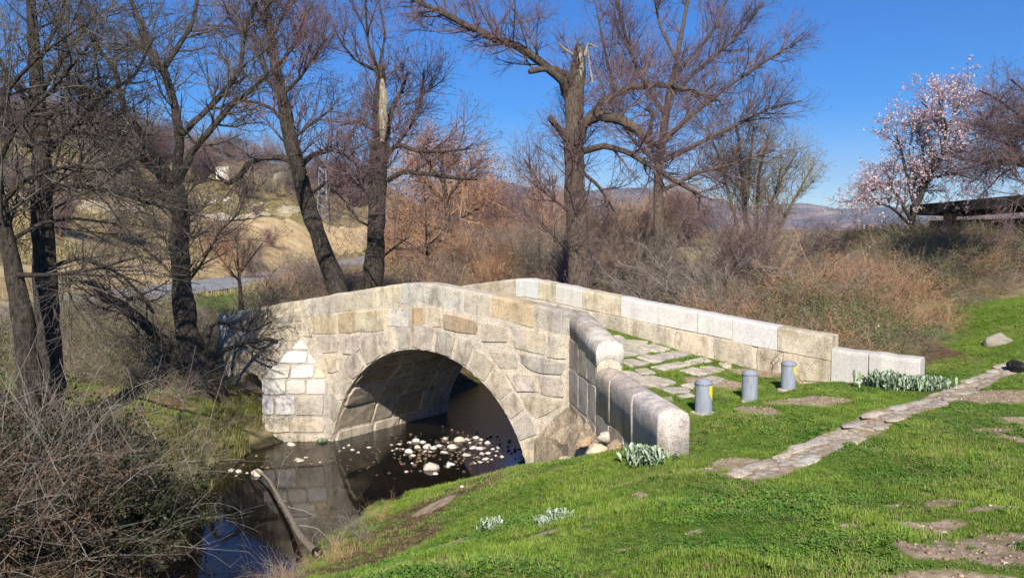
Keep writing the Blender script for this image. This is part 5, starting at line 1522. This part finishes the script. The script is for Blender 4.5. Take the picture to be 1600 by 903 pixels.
# gravel of the bar in the stream
GR = [src("gravel_stone", rock_mesh("gravel_stone", stone_mat("wet_gravel_%d" % k, c_, .4, 60, .3), 90 + k, 1, .6)) for k, c_ in enumerate([(.10, .07, .045), (.18, .13, .085), (.32, .27, .2)])]
gp = []
for k in range(380):
    X_, Y_ = random.gauss(700, 60), random.gauss(704, 14)
    q_ = on_z(X_, Y_, WATER); gp.append((q_[0], q_[1], WATER + random.uniform(-.03, .012)))
for k in range(90):
    X_, Y_ = random.gauss(440, 70), random.gauss(722, 10)
    q_ = on_z(X_, Y_, WATER); gp.append((q_[0], q_[1], WATER + random.uniform(-.03, .01)))
gp = np.array(gp)
scatter("stream_gravel", "wet brown gravel of the bar in the stream", gp, rng.uniform(0, 6.28, len(gp)), rng.uniform(.02, .05, len(gp)), GR, rng.choice(3, len(gp), p=[.6, .32, .08]), .2)
x = rng.uniform(-1, 11, 40000); y = rng.uniform(3.5, 14.5, 40000); a, w = aw(x, y)
ok = (soil_mask(x, y) + vnoise(x, y, 3) * .5 > .55) & ~((a > -7) & (a < 3.3) & (w > 0)) & (height(x, y) > -.6)
x, y = x[ok][:5200], y[ok][:5200]
CR = [src("crumb", rock_mesh("crumb", stone_mat("soil_crumb_%d" % k, c_, .3, 60, .3), 120 + k, 1, .7)) for k, c_ in enumerate([(.27, .19, .125), (.40, .31, .22), (.5, .45, .38)])]
scatter("soil_crumbs", "crumbs and small pebbles on the bare patches of the lawn", np.c_[x, y, height(x, y)], rng.uniform(0, 6.28, len(x)), np.abs(rng.normal(.006, .006, len(x))) + .003, CR, rng.choice(3, len(x), p=[.6, .32, .08]), .2)
# thicket floor behind the bridge
n = 900
x = rng.uniform(-9, 9, n); y = rng.uniform(18.5, 40, n); a, w = aw(x, y)
dd, hh_ = near_line(x, y, STREAM)
ok = (w > 4.2) & (height(x, y) > WATER + .25) & ((dd - hh_ > 2.2) | (y > 34))
x, y = x[ok], y[ok]; n = len(x)
scatter("thicket_floor", "brown twiggy thicket behind the bridge", np.c_[x, y, height(x, y)], rng.uniform(0, 6.28, n), rng.uniform(.8, 1.5, n) * np.where((x > -7) & (x < 3.5), .55, 1), B_ALL, rng.choice(9, n, p=[.12, .12, .25, .25, .04, .04, .09, .09, 0]), .3)

# ------------------------------------------------------------------ pale-leaved plants
def rosette(name, nl, R, H, mat):
    V, Fc = [], []
    for k in range(nl):
        az = random.uniform(0, 6.28); L_ = R * random.uniform(.5, 1.1); lift = H * random.uniform(.2, 1.1); w = L_ * .22
        dx, dy = math.cos(az), math.sin(az); ox, oy = random.gauss(0, R * .9), random.gauss(0, R * .9)
        prof = [(0, .3, 0), (.35, 1, .7), (.7, .8, 1.0), (1.0, .1, .75)]
        i = len(V)
        for t, ww, zz in prof:
            for s in (-1, 0, 1):
                V.append((ox + dx * L_ * t - dy * w * ww * s, oy + dy * L_ * t + dx * w * ww * s, lift * zz + abs(s) * .012))
        for r_ in range(3):
            for c_ in range(2):
                b_ = i + r_ * 3 + c_
                Fc.append((b_, b_ + 1, b_ + 4, b_ + 3))
    return mesh_py(name, V, Fc, [mat], True)
PL = [rosette("leafy_plant", 210, .11, .15, M_LEAF_SILV) for _ in range(2)]
for x, y, s, lab in [(1385, 605, 1.5, "pale-veined leafy plant against the low end block of the far parapet"), (1425, 607, 1.2, "pale-veined leafy plant in front of the parapet's end corner"), (1455, 606, 1.1, "pale-veined leafy plant just right of the parapet's end"), (1008, 722, 1.0, "pale-veined leafy plant at the foot of the rounded wall end"),
                     (875, 812, .5, "small silvery thistle rosette in the middle of the lawn"), (852, 820, .4, "smaller silvery rosette left of the lawn thistle"), (770, 825, .5, "silvery rosette on the lawn nearest the pool"), (500, 687, .45, "small green weed growing at the cutwater's foot")]:
    q_ = ground_hit(x, y) if y != 687 else on_z(503, 690, WATER)
    o = link("leafy_plant", PL[int(x) % 2], None, q_)
    o.rotation_euler = (0, 0, random.uniform(0, 6)); o.scale = (s, s, s)
    props(o, lab, "plant")

# ------------------------------------------------------------------ right building
def boxpts(x0, x1, y0, y1, z0, z1):
    return [(x0, y0, z0), (x1, y0, z0), (x1, y1, z0), (x0, y1, z0), (x0, y0, z1), (x1, y0, z1), (x1, y1, z1), (x0, y1, z1)]
BF = [(0, 3, 2, 1), (4, 5, 6, 7), (0, 1, 5, 4), (1, 2, 6, 5), (2, 3, 7, 6), (3, 0, 4, 7)]
bl = G(1440, 345, 25); brr = G(1640, 345, 22)
sh = thing("timber_shelter", (bl[0] + 1.5, bl[1], 1.6), "low dark-roofed shelter on top of the right bank", "building")
dv = np.array([brr[0] - bl[0], brr[1] - bl[1], 0.0]); ln = np.linalg.norm(dv); dv /= ln; nv = np.array([-dv[1], dv[0], 0])
def sbox(nm, s0, s1, d0, d1, z0, z1, mat, lab=None, slope=0.0):
    V = []
    for (s, d, z) in boxpts(s0, s1, d0, d1, z0, z1):
        p_ = np.array([bl[0], bl[1], 0]) + dv * s + nv * d; V.append((p_[0], p_[1], z + slope * s))
    o = put(nm, V, BF, mat, sh)
    if lab: o["label"] = lab
zr = G(1440, 325, 25)[2]
sbox("roof", -.1, 7.5, -.5, 2.6, zr - .22, zr + .08, M_DARKWOOD, None, .05)
sbox("beam", .3, 6.5, -.1, .12, zr - .62, zr - .40, M_DARKWOOD)
sbox("post", .75, 1.0, -.14, .14, zr - 1.0, zr - .2, M_BRICK); sbox("post", 3.1, 3.4, -.14, .14, zr - 1.0, zr - .15, M_DARKWOOD)
sbox("stone_wall", 1.0, 7.5, .1, .5, 1.2, zr - .63, M_BRICK)
sbox("back_wall", .2, 7.5, 2.2, 2.5, 1.2, zr - .5, M_MORTAR)

# ------------------------------------------------------------------ things on the far hill
q_ = G(348, 300, 84); q_[2] = max(q_[2], float(height(q_[0], q_[1])[0]) + .75); t = thing("white_panel", (q_[0], q_[1], q_[2] - .7), "white slatted panel standing on the hillside above the track", "panel")
for k in range(5):
    put("slat", boxpts(q_[0] - .66 + k * .265, q_[0] - .66 + k * .265 + .25, q_[1] - .03, q_[1] + .03, q_[2] - .8, q_[2] + .7 + .02 * (k % 2)), BF, M_WHITE, t)
put("rail", boxpts(q_[0] - .66, q_[0] + .66, q_[1] + .035, q_[1] + .08, q_[2] - .3, q_[2] - .15), BF, M_WHITE, t)
q_ = G(441, 270, 92); gz = float(height(q_[0], q_[1])[0])
t = thing("stone_hut", (q_[0], q_[1], gz), "small ruined stone hut on the hill behind the leaning alder", "building")
put("wall", boxpts(q_[0] - .8, q_[0] + .8, q_[1] - .8, q_[1] + .8, gz - .5, q_[2]), BF, M_BRICKROCK, t)
put("roof", [(q_[0] - 1.1, q_[1] - 1.1, q_[2] - .1), (q_[0] + 1.1, q_[1] - 1.1, q_[2] + .55), (q_[0] + 1.1, q_[1] + 1.1, q_[2] + .55), (q_[0] - 1.1, q_[1] + 1.1, q_[2] - .1),
             (q_[0] - 1.1, q_[1] - 1.1, q_[2] + .05), (q_[0] + 1.1, q_[1] - 1.1, q_[2] + .7), (q_[0] + 1.1, q_[1] + 1.1, q_[2] + .7), (q_[0] - 1.1, q_[1] + 1.1, q_[2] + .05)], BF, M_DARKWOOD, t)
# lattice pylon
q_ = G(506, 345, 82); gz = float(height(q_[0], q_[1])[0]); zt = G(506, 262, 82)[2]
t = thing("lattice_pylon", (q_[0], q_[1], gz), "grey lattice pylon base standing behind the leaning alder", "pylon")
cs = [(-.55, -.55), (.55, -.55), (.55, .55), (-.55, .55)]
segs = []
for cx_, cy_ in cs: 
    P2 = np.array([[q_[0] + cx_, q_[1] + cy_, gz - .2], [q_[0] + cx_ * .6, q_[1] + cy_ * .6, zt]])
    V, Q = tubes(P2[None], np.full((1, 2), .05), 4); link("leg", mesh_np("leg", V - WL[t], quads=Q, mats=[M_STEEL]), t, WL[t])
lv_ = np.linspace(gz, zt, 7)
for k in range(6):
    for i in range(4):
        f0 = 1 - .4 * k / 6; f1 = 1 - .4 * (k + 1) / 6; j = (i + 1) % 4
        segs.append([[q_[0] + cs[i][0] * f0, q_[1] + cs[i][1] * f0, lv_[k]], [q_[0] + cs[j][0] * f1, q_[1] + cs[j][1] * f1, lv_[k + 1]]])
        segs.append([[q_[0] + cs[j][0] * f0, q_[1] + cs[j][1] * f0, lv_[k]], [q_[0] + cs[i][0] * f1, q_[1] + cs[i][1] * f1, lv_[k + 1]]])
V, Q = tubes(np.array(segs), np.full((len(segs), 2), .035), 4); link("bracing", mesh_np("bracing", V - WL[t], quads=Q, mats=[M_STEEL]), t, WL[t])
# sandy track along the hillside, and loose stones of a tumbled wall
tk = np.array([(np.interp(y_, ROAD[:, 1], ROAD[:, 0]) - o_, y_, 0) for y_, o_ in ((30, 11.5), (38, 10.5), (47, 10.2), (56, 10.2), (65, 10.4), (73, 11.5), (80, 14), (86, 18))])
ribbon("track", tk, .75, .75, lambda x, y, p_: float(height(x, y)[0]) + .12, M_TRACK, "pale sandy track curving along the hillside")
for k in range(26):
    Y = random.uniform(66, 80); q_ = np.array([np.interp(Y, ROAD[:, 1], ROAD[:, 0]) - random.uniform(14.0, 15.5), Y, 0]); z = float(height(q_[0], q_[1])[0]); s = random.uniform(.12, .3)
    rock(RIV[k % 6], "wall_stone", q_[0], q_[1], z + s * .3, s, s * .7, s * .8, "pale loose stone of the tumbled wall on the hill", "stone", "loose stones of the tumbled wall on the hill", pc("pale"))

# ------------------------------------------------------------------ mountains
def mountain(name, prof, Y, label, back=900):
    xs = np.linspace(prof[0][0], prof[-1][0], 90)
    ys = np.interp(xs, [p_[0] for p_ in prof], [p_[1] for p_ in prof])
    rows = 14; V = []
    for r_ in range(rows):
        f = r_ / (rows - 1)
        for x_, y_ in zip(xs, ys):
            q_ = G(x_, y_, Y)
            top = q_[2]
            yy = Y - 1400 * (1 - f)
            xx = q_[0]
            z = top * (f ** 1.2) + (vnoise(xx, yy, .006) * .35 + vnoise(xx, yy, .017) * .12) * top * f * (1 - f) * 2
            V.append((xx, yy, z - 4))
    for x_, y_ in zip(xs, ys):
        q_ = G(x_, y_, Y); V.append((q_[0], Y + back, -10))
    nn = len(xs); Q = [(r_ * nn + i, r_ * nn + i + 1, (r_ + 1) * nn + i + 1, (r_ + 1) * nn + i) for r_ in range(rows) for i in range(nn - 1)]
    props(link(name, mesh_np(name, V, quads=Q, mats=[M_MOUNT])), label, kind="structure")
mountain("mountains", [(-900, 330), (-300, 310), (100, 320), (400, 300), (560, 290), (640, 282), (700, 272), (760, 276), (830, 292), (900, 300), (960, 292), (1000, 292), (1060, 296), (1120, 312), (1180, 322), (1205, 318), (1240, 314), (1275, 318), (1300, 324), (1340, 325), (1400, 320), (1460, 326), (1560, 322), (1700, 316), (2100, 322), (2600, 335)], 3600, "blue-hazed wooded mountains on the horizon")

# ------------------------------------------------------------------ haze
HZ = thing
V = boxpts(-6500, 7500, -60, 4700, -8, 420)
hm = bpy.data.materials.new("haze_air"); hm.use_nodes = True
hn = hm.node_tree; hn.nodes.remove(hn.nodes["Principled BSDF"])
pv = hn.nodes.new("ShaderNodeVolumePrincipled")
pv.inputs["Color"].default_value = (.62, .72, .95, 1); pv.inputs["Density"].default_value = .00016; pv.inputs["Anisotropy"].default_value = 0.0
hn.links.new(pv.outputs[0], hn.nodes["Material Output"].inputs["Volume"])
hz_o = put("haze", V, BF, hm, origin=(0, 0, 0))
props(hz_o, "thin blue haze in the air", kind="stuff")
